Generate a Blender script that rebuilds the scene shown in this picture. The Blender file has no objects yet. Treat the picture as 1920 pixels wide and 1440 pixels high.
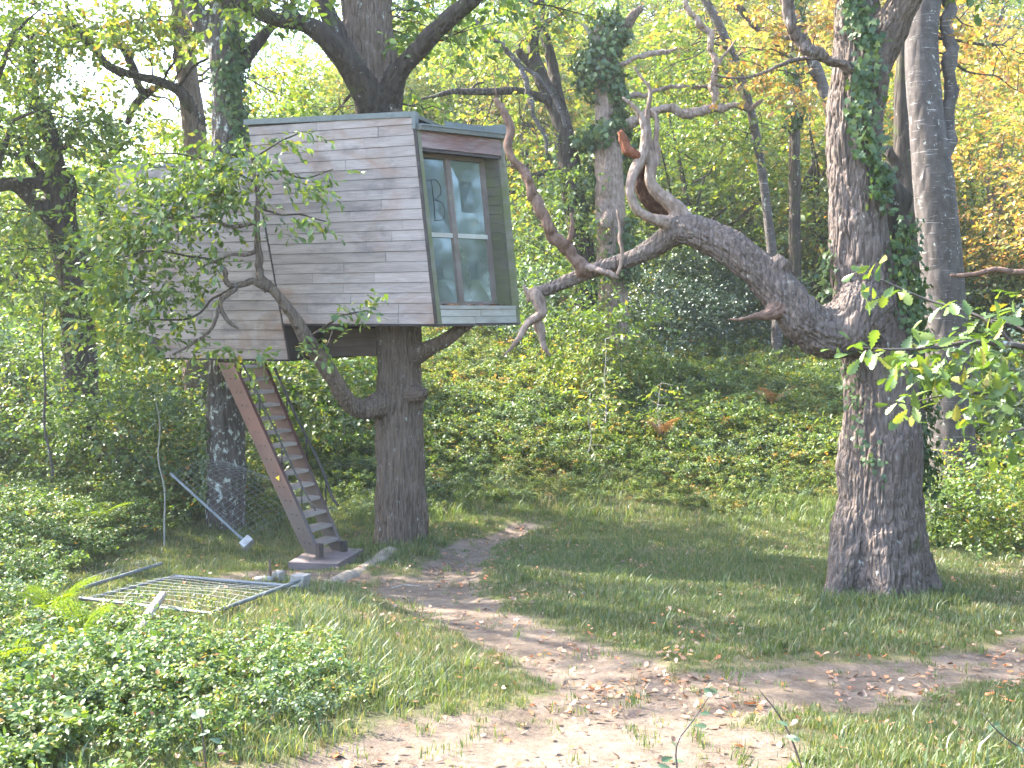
import bpy, math, random
import numpy as np
from mathutils import Vector, Matrix

rng = np.random.default_rng(11)
random.seed(11)
scene = bpy.context.scene
COL = scene.collection

# ------------------------------------------------------------------ camera
F = 1900.0
EYE = np.array([0.0, 0.0, 3.36])
PITCH = math.atan(120.0 / F)
cam_data = bpy.data.cameras.new('camera')
cam_data.sensor_width = 36.0
cam_data.lens = 36.0 * F / 1920.0
cam_data.clip_start = 0.05
cam_data.clip_end = 2000.0
cam = bpy.data.objects.new('camera', cam_data)
COL.objects.link(cam)
cam.location = EYE
cam.rotation_euler = (math.pi / 2 - PITCH, 0, 0)
scene.camera = cam

# ------------------------------------------------------------------ sky, sun, exposure
SUN_ELEV, SUN_AZ = math.radians(43), math.radians(-64)     # azimuth from +Y towards +X
world = bpy.data.worlds.new('World')
scene.world = world
world.use_nodes = True
wn = world.node_tree
wn.nodes.clear()
w_out = wn.nodes.new('ShaderNodeOutputWorld')
w_bg = wn.nodes.new('ShaderNodeBackground')
w_sky = wn.nodes.new('ShaderNodeTexSky')
w_sky.sky_type = 'NISHITA'
w_sky.sun_disc = False
w_sky.sun_elevation = SUN_ELEV
w_sky.sun_rotation = SUN_AZ
w_sky.air_density = 1.0
w_sky.dust_density = 2.0
wn.links.new(w_sky.outputs[0], w_bg.inputs[0])
w_bg.inputs[1].default_value = 0.15
wn.links.new(w_bg.outputs[0], w_out.inputs[0])
sun_data = bpy.data.lights.new('sun', 'SUN')
sun_data.energy = 3.2
sun_data.angle = math.radians(0.53)
sun_data.color = (1.0, 0.92, 0.80)
sun = bpy.data.objects.new('sun', sun_data)
COL.objects.link(sun)
SUN_DIR = np.array([math.sin(SUN_AZ) * math.cos(SUN_ELEV), math.cos(SUN_AZ) * math.cos(SUN_ELEV), math.sin(SUN_ELEV)])
sun.rotation_euler = Vector(SUN_DIR).to_track_quat('Z', 'Y').to_euler()
sun.location = tuple(SUN_DIR * 60)
scene.view_settings.view_transform = 'Standard'
scene.view_settings.look = 'None'
scene.view_settings.exposure = 3.36
scene.view_settings.gamma = 1.0
scene.view_settings.use_curve_mapping = False
scene.render.engine = 'CYCLES'
scene.cycles.max_bounces = 7
scene.cycles.diffuse_bounces = 4
scene.cycles.glossy_bounces = 3
scene.cycles.transmission_bounces = 5
scene.cycles.transparent_max_bounces = 8
scene.cycles.sample_clamp_indirect = 6.0
scene.cycles.use_denoising = True
scene.cycles.volume_bounces = 1
scene.cycles.caustics_reflective = False
scene.cycles.caustics_refractive = False

# ------------------------------------------------------------------ projection helpers
def ray(px, py):
    u, v = (px - 960.0) / F, (720.0 - py) / F
    cp, sp = math.cos(PITCH), math.sin(PITCH)
    return np.array([u, cp + v * sp, -sp + v * cp])

def at(px, py, d):
    r = ray(px, py)
    return EYE + r * (d / r[1])

def root_px(nodes):
    """lengthen a trunk's first node down into the ground"""
    px, py, d, r = nodes[0]
    p = at(px, py, d)
    z = gz(p[0], p[1]) - .25
    if p[2] < z:
        return nodes
    cp, sp = math.cos(PITCH), math.sin(PITCH)
    dz = z - EYE[2]
    fwd = d * cp - dz * sp; upv = d * sp + dz * cp
    return [(px, 720 - F * upv / fwd, d, r * 1.2)] + nodes

# ------------------------------------------------------------------ numpy noise
_perm = rng.permutation(512).astype(np.int64)
_perm = np.concatenate([_perm, _perm, _perm])
_val = rng.random(512)

def vnoise(p):
    """smooth value noise 0..1 at points (N,3)"""
    p = np.asarray(p, float)
    i = np.floor(p).astype(np.int64)
    f = p - i
    f = f * f * f * (f * (f * 6 - 15) + 10)
    out = np.zeros(len(p))
    for dx in (0, 1):
        wx = f[:, 0] if dx else 1 - f[:, 0]
        for dy in (0, 1):
            wy = f[:, 1] if dy else 1 - f[:, 1]
            for dz in (0, 1):
                wz = f[:, 2] if dz else 1 - f[:, 2]
                h = _perm[(_perm[(_perm[(i[:, 0] + dx) & 511] + i[:, 1] + dy) & 511] + i[:, 2] + dz) & 511]
                out += wx * wy * wz * _val[h]
    return out

def fbm(p, octaves=4):
    p = np.asarray(p, float)
    a, s, t = 1.0, 0.0, 0.0
    for k in range(octaves):
        s = s + a * (vnoise(p + 17.3 * k) - 0.5)
        t += a
        a *= 0.5
        p = p * 2.03
    return s / t * 2.0            # about -1..1

def xy3(x, y, s=1.0, z=0.0):
    x, y = np.asarray(x, float).ravel(), np.asarray(y, float).ravel()
    return np.stack([x * s, y * s, np.full_like(x, z)], 1)

def sstep(a, b, x):
    t = np.clip((np.asarray(x, float) - a) / (b - a), 0, 1)
    return t * t * (3 - 2 * t)

# ------------------------------------------------------------------ terrain height
def ground_z(x, y):
    x = np.asarray(x, float); y = np.asarray(y, float)
    shape = np.broadcast(x, y).shape
    x = np.broadcast_to(x, shape).ravel(); y = np.broadcast_to(y, shape).ravel()
    zn = np.maximum(1.76 - 0.1265 * y, -1.6)
    rise = 0.52 + 0.265 * (y - 20) + 0.0042 * np.maximum(y - 28, 0) ** 2 * (y < 70) + (y >= 70) * (0.0042 * 42 ** 2 + 0.1 * (y - 70))
    left = sstep(-0.10, -0.32, x / np.maximum(y, 3.0))
    rise = np.where(y > 20, 0.52 + (rise - 0.52) * (1 - 0.62 * left), rise)
    k = 0.45
    m = np.maximum(zn, rise)
    z = m + k * np.log(np.exp((zn - m) / k) + np.exp((rise - m) / k)) - 0.05
    z = z + 0.05 * fbm(xy3(x, y, 0.8), 3) + 0.10 * fbm(xy3(x, y, 0.2, 5.0), 2) * sstep(6, 14, y)
    # earth mound round the treehouse oak and its surface root
    d2 = ((x + 1.55) / 0.95) ** 2 + ((y - 14.6) / 0.95) ** 2
    z = z + 0.07 * np.exp(-d2)
    z = z - 0.07 * np.exp(-((x + 2.4) / .8) ** 2 - ((y - 13.7) / .6) ** 2)
    # the bank behind and to the left of the stairs
    z = z + 0.35 * sstep(-4.2, -7.0, x) * sstep(11, 15, y)
    return z.reshape(shape)

def gz(x, y):
    return float(ground_z(np.array([x]), np.array([y]))[0])

def hit(px, py):
    """where the sight line through a pixel meets the ground"""
    r = ray(px, py)
    ys = np.arange(3.0, 90.0, 0.03)
    P = EYE[None] + r[None] * (ys / r[1])[:, None]
    below = P[:, 2] < ground_z(P[:, 0], P[:, 1])
    k = int(np.argmax(below)) if below.any() else len(ys) - 1
    return np.array([P[k, 0], P[k, 1], gz(P[k, 0], P[k, 1])])

# ------------------------------------------------------------------ object helpers
WORLD = {}
def props(o, label=None, cat=None, group=None, kind=None):
    if label: o['label'] = label
    if cat: o['category'] = cat
    if group: o['group'] = group
    if kind: o['kind'] = kind
    return o

def thing(name, loc, label, cat, group=None):
    o = bpy.data.objects.new(name, None)
    o.empty_display_size = 0.2
    COL.objects.link(o)
    o.location = tuple(loc)
    WORLD[o.name] = np.array(loc, float)
    return props(o, label, cat, group)

def mesh_data(name, verts, faces, mat, smooth=False, attrs=None):
    verts = np.asarray(verts, float)
    me = bpy.data.meshes.new(name)
    if isinstance(faces, np.ndarray):
        n, k = faces.shape
        me.vertices.add(len(verts))
        me.vertices.foreach_set('co', verts.astype(np.float32).ravel())
        me.loops.add(n * k)
        me.loops.foreach_set('vertex_index', faces.astype(np.int32).ravel())
        me.polygons.add(n)
        me.polygons.foreach_set('loop_start', np.arange(0, n * k, k, dtype=np.int32))
        if smooth:
            me.polygons.foreach_set('use_smooth', np.ones(n, bool))
        me.update(calc_edges=True)
        me.validate()
    else:
        me.from_pydata([tuple(v) for v in verts], [], faces)
        if smooth:
            me.polygons.foreach_set('use_smooth', np.ones(len(me.polygons), bool))
        me.update()
    for m in (mat if isinstance(mat, (list, tuple)) else [mat]):
        me.materials.append(m)
    return me

def make(name, verts, faces, mat, parent=None, origin=None, smooth=False):
    """one mesh object from world-space vertices"""
    verts = np.asarray(verts, float)
    if origin is None:
        origin = verts.mean(0)
    origin = np.asarray(origin, float)
    me = mesh_data(name, verts - origin, faces, mat, smooth)
    return place(name, me, origin, parent)

def place(name, me, origin, parent=None, rot=None):
    o = bpy.data.objects.new(name, me)
    COL.objects.link(o)
    WORLD[o.name] = np.asarray(origin, float)
    loc = Vector(tuple(origin))
    if parent is not None:
        o.parent = parent
        loc = loc - Vector(tuple(WORLD[parent.name]))
    if rot is None:
        o.location = loc
    else:
        o.matrix_local = Matrix.Translation(loc) @ rot.to_4x4()
    return o

BOXF = [(0, 3, 2, 1), (4, 5, 6, 7), (0, 1, 5, 4), (1, 2, 6, 5), (2, 3, 7, 6), (3, 0, 4, 7)]
def hexa(c):
    """8 corners: bottom loop 0-3, top loop 4-7"""
    return np.array(c, float), BOXF

def join(*pieces):
    V, Fc, off = [], [], 0
    for v, f in pieces:
        v = np.asarray(v, float)
        V.append(v)
        for q in (f.tolist() if isinstance(f, np.ndarray) else f):
            Fc.append(tuple(i + off for i in q))
        off += len(v)
    return np.concatenate(V), Fc

def obox(center, ax, ay, az):
    c = np.asarray(center, float); ax, ay, az = map(lambda a: np.asarray(a, float), (ax, ay, az))
    return hexa([c - ax - ay - az, c + ax - ay - az, c + ax + ay - az, c - ax + ay - az,
                 c - ax - ay + az, c + ax - ay + az, c + ax + ay + az, c - ax + ay + az])

def unit(v):
    v = np.asarray(v, float)
    return v / max(np.linalg.norm(v), 1e-9)

def resample(pts, rad, step):
    """Catmull-Rom through the points, radii along with them"""
    P = np.asarray(pts, float); R = np.asarray(rad, float)
    Q = np.concatenate([[2 * P[0] - P[1]], P, [2 * P[-1] - P[-2]]])
    outp, outr = [], []
    for i in range(len(P) - 1):
        p0, p1, p2, p3 = Q[i:i + 4]
        n = max(2, int(np.linalg.norm(p2 - p1) / step))
        t = np.linspace(0, 1, n, endpoint=False)[:, None]
        outp.append(0.5 * (2 * p1 + (p2 - p0) * t + (2 * p0 - 5 * p1 + 4 * p2 - p3) * t ** 2 + (3 * p1 - p0 - 3 * p2 + p3) * t ** 3))
        outr.append(R[i] + (R[i + 1] - R[i]) * t[:, 0])
    outp.append(P[-1:]); outr.append(R[-1:])
    return np.concatenate(outp), np.concatenate(outr)

def frames(P):
    T = np.gradient(P, axis=0)
    T /= np.maximum(np.linalg.norm(T, axis=1), 1e-9)[:, None]
    n = np.cross(T[0], [0.3, 1, 0.1]); n /= np.linalg.norm(n)
    N = [n]
    for i in range(1, len(P)):
        n = N[-1] - T[i] * (N[-1] @ T[i])
        N.append(n / max(np.linalg.norm(n), 1e-9))
    N = np.array(N)
    return T, N, np.cross(T, N)

def tube(P, R, sides=8, cap=True, wob=0.0, seed=0):
    P = np.asarray(P, float); R = np.broadcast_to(np.asarray(R, float), (len(P),))
    T, N, B = frames(P)
    a = np.linspace(0, 2 * math.pi, sides, endpoint=False)
    V = P[:, None] + R[:, None, None] * (np.cos(a)[None, :, None] * N[:, None] + np.sin(a)[None, :, None] * B[:, None])
    V = V.reshape(-1, 3)
    if wob:
        n = fbm(V * 2.1 + seed * 3.7, 3)
        C = np.repeat(P, sides, axis=0)
        V = C + (V - C) * (1 + wob * n)[:, None]
    i = np.arange(len(P) - 1)[:, None] * sides
    j = np.arange(sides)[None]
    j2 = (j + 1) % sides
    Fq = np.stack([i + j, i + j2, i + sides + j2, i + sides + j], -1).reshape(-1, 4).tolist()
    if cap:
        Fq.append(tuple(range(sides - 1, -1, -1)))
        b = (len(P) - 1) * sides
        Fq.append(tuple(range(b, b + sides)))
    return V, Fq

def chain(nodes):
    """nodes (px, py, depth, radius in px) -> world points, radii in metres"""
    P = np.array([at(n[0], n[1], n[2]) for n in nodes])
    R = np.array([n[3] * n[2] / F for n in nodes])
    return P, R

# ------------------------------------------------------------------ materials
class NT:
    def __init__(self, name):
        self.m = bpy.data.materials.new(name)
        self.m.use_nodes = True
        self.t = self.m.node_tree
        self.t.nodes.clear()
        self.out = self.t.nodes.new('ShaderNodeOutputMaterial')
    def n(self, typ, _props=None, **inp):
        nd = self.t.nodes.new('ShaderNode' + typ)
        for k, v in (_props or {}).items():
            setattr(nd, k, v)
        for k, v in inp.items():
            key = int(k[1:]) if k[0] == 'i' and k[1:].isdigit() else k.replace('_', ' ')
            s = nd.inputs[key]
            if isinstance(v, bpy.types.NodeSocket):
                self.t.links.new(v, s)
            elif isinstance(v, bpy.types.Node):
                self.t.links.new(v.outputs[0], s)
            else:
                if isinstance(v, (tuple, list)) and len(v) == 3 and s.type == 'RGBA':
                    v = (*v, 1)
                s.default_value = v
        return nd
    def coord(self, which='Object'):
        return self.n('TexCoord').outputs[which]
    def mapped(self, src, scale=(1, 1, 1)):
        return self.n('Mapping', None, Vector=src, Scale=scale).outputs[0]
    def noise(self, vec, scale, detail=4, rough=0.55, dist=0.0):
        return self.n('TexNoise', None, Vector=vec, Scale=scale, Detail=detail, Roughness=rough, Distortion=dist).outputs[0]
    def ramp(self, fac, stops, interp='LINEAR'):
        r = self.n('ValToRGB', None, Fac=fac)
        cr = r.color_ramp
        cr.interpolation = interp
        while len(cr.elements) < len(stops):
            cr.elements.new(0.5)
        for e, (p, c) in zip(cr.elements, stops):
            e.position = p
            e.color = (*c, 1) if len(c) == 3 else (c[0],) * 3 + (1,)
        return r.outputs[0]
    def mix(self, fac, a, b, mode='MIX'):
        m = self.n('MixRGB', {'blend_type': mode}, Fac=fac, Color1=a, Color2=b)
        return m.outputs[0]
    def math(self, op, a, b=0.0):
        return self.n('Math', {'operation': op}, i0=a, i1=b).outputs[0]
    def bump(self, h, strength=0.5, dist=0.02):
        return self.n('Bump', None, Height=h, Strength=strength, Distance=dist).outputs[0]
    def principled(self, color, rough=0.7, normal=None, **kw):
        p = self.n('BsdfPrincipled', None, Base_Color=color, Roughness=rough, **kw)
        if normal is not None:
            self.t.links.new(normal, p.inputs['Normal'])
        self.t.links.new(p.outputs[0], self.out.inputs[0])
        return self.m
    def surface(self, s):
        self.t.links.new(s.outputs[0] if isinstance(s, bpy.types.Node) else s, self.out.inputs[0])
        return self.m

def bark(name, c_dark, c_mid, c_light, vscale=7.0, stretch=0.16, bump=0.6, lichen=0.0, moss=0.0, streak=False):
    m = NT(name)
    pos = m.n('NewGeometry').outputs['Position']
    v = m.mapped(pos, (1, 1, stretch))
    warp = m.noise(pos, 2.0, 3)
    v2 = m.mix(0.06, v, m.n('TexNoise', None, Vector=pos, Scale=1.7).outputs[1])
    fine = m.noise(v2, vscale * 2.2, 8, 0.68)
    ridge = m.n('TexVoronoi', {'feature': 'DISTANCE_TO_EDGE'}, Vector=v2, Scale=vscale).outputs[0]
    col = m.ramp(fine, [(0.28, c_dark), (0.5, c_mid), (0.75, c_light)])
    blot = m.noise(pos, 1.1, 4)
    col = m.mix(m.ramp(blot, [(0.38, (0,)), (0.62, (0.35,))]), col, m.mix(0.4, col, c_light))
    if lichen:
        l = m.noise(m.mapped(pos, (1, 1, 0.7)), 9.0, 6, 0.7)
        col = m.mix(m.ramp(l, [(0.64 - lichen * 0.12, (0,)), (0.70 - lichen * 0.12, (0.85,))]), col, (0.42, 0.45, 0.40))
    if streak:
        l = m.noise(m.mapped(pos, (0.6, 0.6, 9.0)), 5.0, 5, 0.7)
        col = m.mix(m.ramp(l, [(0.60, (0,)), (0.68, (0.75,))]), col, (0.45, 0.44, 0.42))
    if moss:
        g = m.noise(pos, 2.6, 5, 0.6)
        col = m.mix(m.ramp(g, [(0.66 - moss * 0.2, (0,)), (0.80 - moss * 0.2, (0.8,))]), col, (0.055, 0.075, 0.02))
    h = m.math('ADD', m.math('MULTIPLY', m.math('MINIMUM', m.math('MULTIPLY', ridge, 4.0), 1.0), 0.7), m.math('MULTIPLY', fine, 0.7))
    return m.principled(col, 0.9, m.bump(h, bump, 0.06), Specular_IOR_Level=0.2)

def leaf(name, stops, trans=0.45, t_tint=(1.25, 1.22, 0.52), gloss=0.035, rough=0.45):
    """thin leaf: diffuse both sides, light through it, a soft sheen; each leaf has its own tone"""
    m = NT(name)
    g = m.n('NewGeometry')
    oi = m.n('ObjectInfo')
    r = m.math('FRACT', m.math('ADD', g.outputs['Random Per Island'], m.math('MULTIPLY', oi.outputs['Random'], 0.73)))
    col = m.ramp(r, stops)
    vein = m.noise(g.outputs['Position'], 14.0, 2)
    col = m.mix(1.0, col, m.ramp(vein, [(0.3, (0.8,)), (0.7, (1.15,))]), 'MULTIPLY')
    col = m.mix(1.0, col, oi.outputs['Color'], 'MULTIPLY')
    d = m.n('BsdfDiffuse', None, Color=col)
    t = m.n('BsdfTranslucent', None, Color=m.mix(1.0, col, (*t_tint, 1), 'MULTIPLY'))
    a = m.n('MixShader', None, Fac=trans, i1=d.outputs[0], i2=t.outputs[0])
    gl = m.n('BsdfGlossy', None, Color=(0.9, 0.95, 1.0, 1), Roughness=rough)
    b = m.n('MixShader', None, Fac=gloss, i1=a.outputs[0], i2=gl.outputs[0])
    return m.surface(b)

GREEN = [(0.0, (0.048, 0.090, 0.020)), (0.35, (0.078, 0.135, 0.026)), (0.7, (0.115, 0.18, 0.033)), (0.92, (0.17, 0.22, 0.04)), (1.0, (0.26, 0.22, 0.04))]
YELLOW = [(0.0, (0.075, 0.13, 0.028)), (0.5, (0.14, 0.195, 0.034)), (0.82, (0.22, 0.25, 0.045)), (0.94, (0.34, 0.26, 0.06)), (1.0, (0.38, 0.19, 0.05))]
AUTUMN = [(0.0, (0.12, 0.16, 0.035)), (0.4, (0.25, 0.24, 0.05)), (0.7, (0.38, 0.26, 0.07)), (1.0, (0.46, 0.19, 0.06))]
DARK = [(0.0, (0.022, 0.048, 0.022)), (0.6, (0.035, 0.070, 0.030)), (1.0, (0.06, 0.10, 0.04))]
BLUE = [(0.0, (0.045, 0.085, 0.045)), (0.5, (0.07, 0.12, 0.06)), (0.9, (0.11, 0.16, 0.075)), (1.0, (0.20, 0.20, 0.07))]
M_LEAF = leaf('oak_leaf_green', GREEN)
M_LEAF_Y = leaf('leaf_yellow_green', YELLOW, 0.5)
M_LEAF_O = leaf('leaf_autumn', AUTUMN, 0.5, (1.2, 1.08, 0.6))
M_LEAF_D = leaf('leaf_evergreen', DARK, 0.2, gloss=0.08)
M_LEAF_B = leaf('leaf_blue_green', BLUE, 0.4)
M_IVY = leaf('ivy_leaf', [(0.0, (0.028, 0.062, 0.018)), (0.6, (0.052, 0.095, 0.025)), (1.0, (0.11, 0.15, 0.04))], 0.25, gloss=0.03)
M_BRAMBLE = leaf('bramble_leaf', [(0.0, (0.038, 0.080, 0.020)), (0.5, (0.075, 0.135, 0.028)), (0.9, (0.13, 0.20, 0.035)), (0.97, (0.20, 0.20, 0.04)), (1.0, (0.25, 0.08, 0.03))], 0.40, gloss=0.03)
M_FERN = leaf('fern_frond', [(0.0, (0.11, 0.18, 0.018)), (1.0, (0.20, 0.26, 0.022))], 0.45, gloss=0.0)
M_FERN_DRY = leaf('dry_fern_frond', [(0.0, (0.20, 0.11, 0.05)), (1.0, (0.36, 0.22, 0.10))], 0.3, (1.2, 1.0, 0.7), 0.04)
M_GRASS = leaf('grass_blade', [(0.0, (0.065, 0.10, 0.034)), (0.5, (0.10, 0.145, 0.05)), (0.85, (0.15, 0.175, 0.068)), (1.0, (0.28, 0.24, 0.12))], 0.45, gloss=0.03)
M_LITTER = leaf('fallen_leaf', [(0.0, (0.10, 0.055, 0.03)), (0.4, (0.20, 0.12, 0.07)), (0.72, (0.30, 0.195, 0.125)), (0.88, (0.38, 0.15, 0.05)), (1.0, (0.42, 0.13, 0.035))], 0.2, (1.1, 1.0, 0.8), 0.05)

M_BARK_OAK = bark('oak_bark', (0.050, 0.038, 0.032), (0.125, 0.098, 0.085), (0.225, 0.185, 0.162), 15.0, 0.20, 0.8, 0.12, 0.2)
M_BARK_MID = bark('treehouse_oak_bark', (0.050, 0.036, 0.027), (0.120, 0.088, 0.067), (0.190, 0.146, 0.115), 14.0, 0.12, 0.8, 0.05, 0.1)
M_BARK_DARK = bark('dark_mossy_bark', (0.015, 0.012, 0.010), (0.040, 0.032, 0.026), (0.085, 0.07, 0.055), 7.0, 0.2, 0.7, 0.1, 0.5)
M_BARK_LICHEN = bark('lichen_bark', (0.030, 0.024, 0.022), (0.070, 0.058, 0.052), (0.14, 0.12, 0.11), 8.0, 0.2, 0.7, 0.75, 0.2)
M_BARK_GREY = bark('smooth_grey_bark', (0.030, 0.025, 0.023), (0.066, 0.056, 0.052), (0.115, 0.104, 0.098), 4.0, 0.5, 0.35, 0.2, 0.0, True)
M_DEADWOOD = bark('bare_dead_wood', (0.085, 0.056, 0.042), (0.20, 0.145, 0.115), (0.34, 0.27, 0.225), 9.0, 0.4, 0.5)
M_DEADRED = bark('red_brown_dead_limb', (0.055, 0.034, 0.026), (0.135, 0.083, 0.062), (0.225, 0.155, 0.12), 9.0, 0.4, 0.5)
M_SMOOTH = bark('healed_callus_wood', (0.085, 0.068, 0.058), (0.15, 0.122, 0.108), (0.20, 0.168, 0.15), 2.0, 1.0, 0.25)
M_CAVITY = bark('dark_cavity_shade', (0.02, 0.011, 0.008), (0.055, 0.028, 0.018), (0.10, 0.05, 0.03), 12.0, 0.5, 0.6)  # very dark browns put the hollow's shade into the colour
M_REDWOOD = bark('torn_red_heartwood', (0.07, 0.024, 0.014), (0.145, 0.050, 0.026), (0.22, 0.10, 0.06), 12.0, 0.3, 0.5)
M_PALEBARK = bark('pale_sapling_bark', (0.14, 0.13, 0.11), (0.23, 0.22, 0.19), (0.32, 0.31, 0.28), 20.0, 1.0, 0.2)
M_PALELOG = bark('pale_dead_log', (0.17, 0.14, 0.115), (0.28, 0.24, 0.20), (0.38, 0.34, 0.295), 9.0, 0.5, 0.4)

def m_soil(name, c0, c1, c2, bumpd=0.03, gravel=0.5):
    m = NT(name)
    pos = m.n('NewGeometry').outputs['Position']
    a = m.noise(pos, 0.9, 5, 0.6)
    b = m.noise(pos, 26.0, 6, 0.7)
    c = m.noise(pos, 6.0, 5, 0.6)
    col = m.ramp(m.math('ADD', m.math('MULTIPLY', a, 0.55), m.math('MULTIPLY', c, 0.45)), [(0.36, c0), (0.5, c1), (0.64, c2)])
    col = m.mix(1.0, col, m.ramp(b, [(0.3, (0.66,)), (0.7, (1.25,))]), 'MULTIPLY')
    v = m.n('TexVoronoi', None, Vector=pos, Scale=55.0)
    st = m.ramp(v.outputs[0], [(0.0, (1,)), (0.35, (0.0,))])
    peb = m.math('MULTIPLY', st, m.ramp(m.noise(pos, 3.0, 3), [(0.45, (0,)), (0.6, (gravel,))]))
    col = m.mix(peb, col, m.mix(0.5, v.outputs[1], (0.34, 0.29, 0.25)))
    h = m.math('ADD', m.math('MULTIPLY', b, 0.6), m.math('ADD', m.math('MULTIPLY', c, 1.2), m.math('MULTIPLY', st, 0.25)))
    return m.principled(col, 0.95, m.bump(h, 0.8, bumpd), Specular_IOR_Level=0.15)

def m_clearing():
    """one soil for the clearing: dark mossy earth under the grass, pale trodden dirt where feet go (mesh attribute 'worn')"""
    m = NT('clearing_soil')
    pos = m.n('NewGeometry').outputs['Position']
    a = m.noise(pos, 0.9, 5, 0.6); b = m.noise(pos, 26.0, 6, 0.7); c = m.noise(pos, 6.0, 5, 0.6); e = m.noise(pos, 11.0, 5, 0.7)
    k = m.math('ADD', m.math('MULTIPLY', a, 0.5), m.math('MULTIPLY', c, 0.5))
    moss = m.ramp(k, [(0.36, (0.050, 0.055, 0.024)), (0.5, (0.085, 0.080, 0.040)), (0.64, (0.14, 0.11, 0.07))])
    dirt = m.ramp(k, [(0.36, (0.080, 0.060, 0.045)), (0.5, (0.115, 0.089, 0.068)), (0.66, (0.158, 0.126, 0.100))])
    w = m.n('Attribute', {'attribute_name': 'worn'}).outputs['Fac']
    wm = m.math('ADD', w, m.math('MULTIPLY', m.math('SUBTRACT', e, 0.5), 0.9))
    f = m.ramp(wm, [(0.38, (0,)), (0.62, (1,))])
    col = m.mix(f, moss, dirt)
    col = m.mix(1.0, col, m.ramp(b, [(0.3, (0.66,)), (0.7, (1.25,))]), 'MULTIPLY')
    v = m.n('TexVoronoi', None, Vector=pos, Scale=60.0)
    st = m.ramp(v.outputs[0], [(0.0, (1,)), (0.35, (0.0,))])
    peb = m.math('MULTIPLY', m.math('MULTIPLY', st, f), m.ramp(m.noise(pos, 3.0, 3), [(0.45, (0,)), (0.6, (0.5,))]))
    col = m.mix(peb, col, m.mix(0.4, v.outputs[1], (0.30, 0.25, 0.21)))
    h = m.math('ADD', m.math('MULTIPLY', b, 0.6), m.math('ADD', m.math('MULTIPLY', c, 1.2), m.math('MULTIPLY', st, 0.25)))
    return m.principled(col, 0.95, m.bump(h, 0.8, 0.025), Specular_IOR_Level=0.15)
M_GROUND = M_PATH = m_clearing()


def m_board(name, base, brown, pale, stain=1.0, green=0.0):
    m = NT(name)
    oc = m.coord('Object')
    oi = m.n('ObjectInfo')
    rnd = oi.outputs['Random']
    off = m.n('CombineXYZ', None, X=m.math('MULTIPLY', rnd, 40.0), Y=m.math('MULTIPLY', rnd, 17.0), Z=m.math('MULTIPLY', rnd, 9.0)).outputs[0]
    vv = m.n('VectorMath', {'operation': 'ADD'}, i0=oc, i1=off).outputs[0]
    grain = m.noise(m.mapped(vv, (1.2, 30, 30)), 3.2, 6, 0.65)
    wide = m.noise(m.mapped(vv, (1.0, 5, 5)), 1.3, 3)
    col = m.ramp(grain, [(0.25, tuple(0.78 * c for c in base)), (0.5, base), (0.8, pale)])
    tone = m.ramp(rnd, [(0.0, (0.78,)), (0.5, (1.0,)), (1.0, (1.15,))])
    col = m.mix(1.0, col, tone, 'MULTIPLY')
    col = m.mix(m.ramp(wide, [(0.45, (0,)), (0.75, (0.5,))]), col, pale)
    pos = m.n('NewGeometry').outputs['Position']
    st = m.noise(m.mapped(pos, (0.8, 0.8, 1.3)), 1.15, 5, 0.62, 0.6)
    col = m.mix(m.ramp(st, [(0.50, (0,)), (0.66, (min(0.62 * stain, 1),))]), col, brown)
    st2 = m.noise(m.mapped(pos, (1, 1, 2.0)), 2.3, 4, 0.6)
    col = m.mix(m.ramp(st2, [(0.52, (0,)), (0.70, (0.48 * stain,))]), col, (0.10, 0.085, 0.085))
    if green:
        g = m.noise(pos, 3.5, 5, 0.65)
        col = m.mix(m.ramp(g, [(0.5 - 0.2 * green, (0,)), (0.72 - 0.2 * green, (0.9 * green,))]), col, (0.075, 0.095, 0.02))
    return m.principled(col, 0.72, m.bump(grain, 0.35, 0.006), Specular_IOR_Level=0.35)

M_BOARD = m_board('weathered_cladding', (0.250, 0.206, 0.186), (0.21, 0.125, 0.085), (0.375, 0.322, 0.295), 1.25)
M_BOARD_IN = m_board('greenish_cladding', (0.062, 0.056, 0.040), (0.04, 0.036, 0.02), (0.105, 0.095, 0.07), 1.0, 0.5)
M_SILLWOOD = m_board('pale_sill_boards', (0.32, 0.31, 0.27), (0.22, 0.17, 0.12), (0.44, 0.43, 0.38), 0.7, 0.15)
M_MOSSTRIM = m_board('mossy_trim', (0.14, 0.13, 0.10), (0.09, 0.085, 0.04), (0.21, 0.20, 0.15), 0.6, 0.75)
M_HEADER = m_board('red_stained_header', (0.19, 0.10, 0.085), (0.15, 0.045, 0.03), (0.36, 0.32, 0.31), 0.9)
M_FRAMEWOOD = m_board('window_frame_wood', (0.145, 0.115, 0.10), (0.10, 0.06, 0.045), (0.22, 0.19, 0.17), 0.6, 0.25)
M_DARKWOOD = m_board('dark_stained_wood', (0.032, 0.024, 0.022), (0.03, 0.018, 0.012), (0.06, 0.05, 0.045), 0.5)
M_BOARD_SOFFIT = m_board('brown_lower_cladding', (0.15, 0.115, 0.10), (0.14, 0.08, 0.05), (0.22, 0.18, 0.165), 1.0)
M_TREAD = m_board('worn_stair_tread', (0.235, 0.20, 0.175), (0.15, 0.11, 0.08), (0.33, 0.30, 0.27), 0.6)

def m_metal(name, c, c2, rough=0.5, metallic=0.0, scale=6.0, bump=0.1):
    m = NT(name)
    pos = m.n('NewGeometry').outputs['Position']
    a = m.noise(pos, scale, 5, 0.65)
    b = m.noise(pos, scale * 9, 4, 0.6)
    col = m.ramp(a, [(0.35, c), (0.62, c2)])
    col = m.mix(1.0, col, m.ramp(b, [(0.3, (0.85,)), (0.7, (1.1,))]), 'MULTIPLY')
    return m.principled(col, m.ramp(a, [(0.3, (rough,)), (0.7, (min(rough + 0.25, 1),))]), m.bump(b, bump, 0.004), Metallic=metallic)

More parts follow.
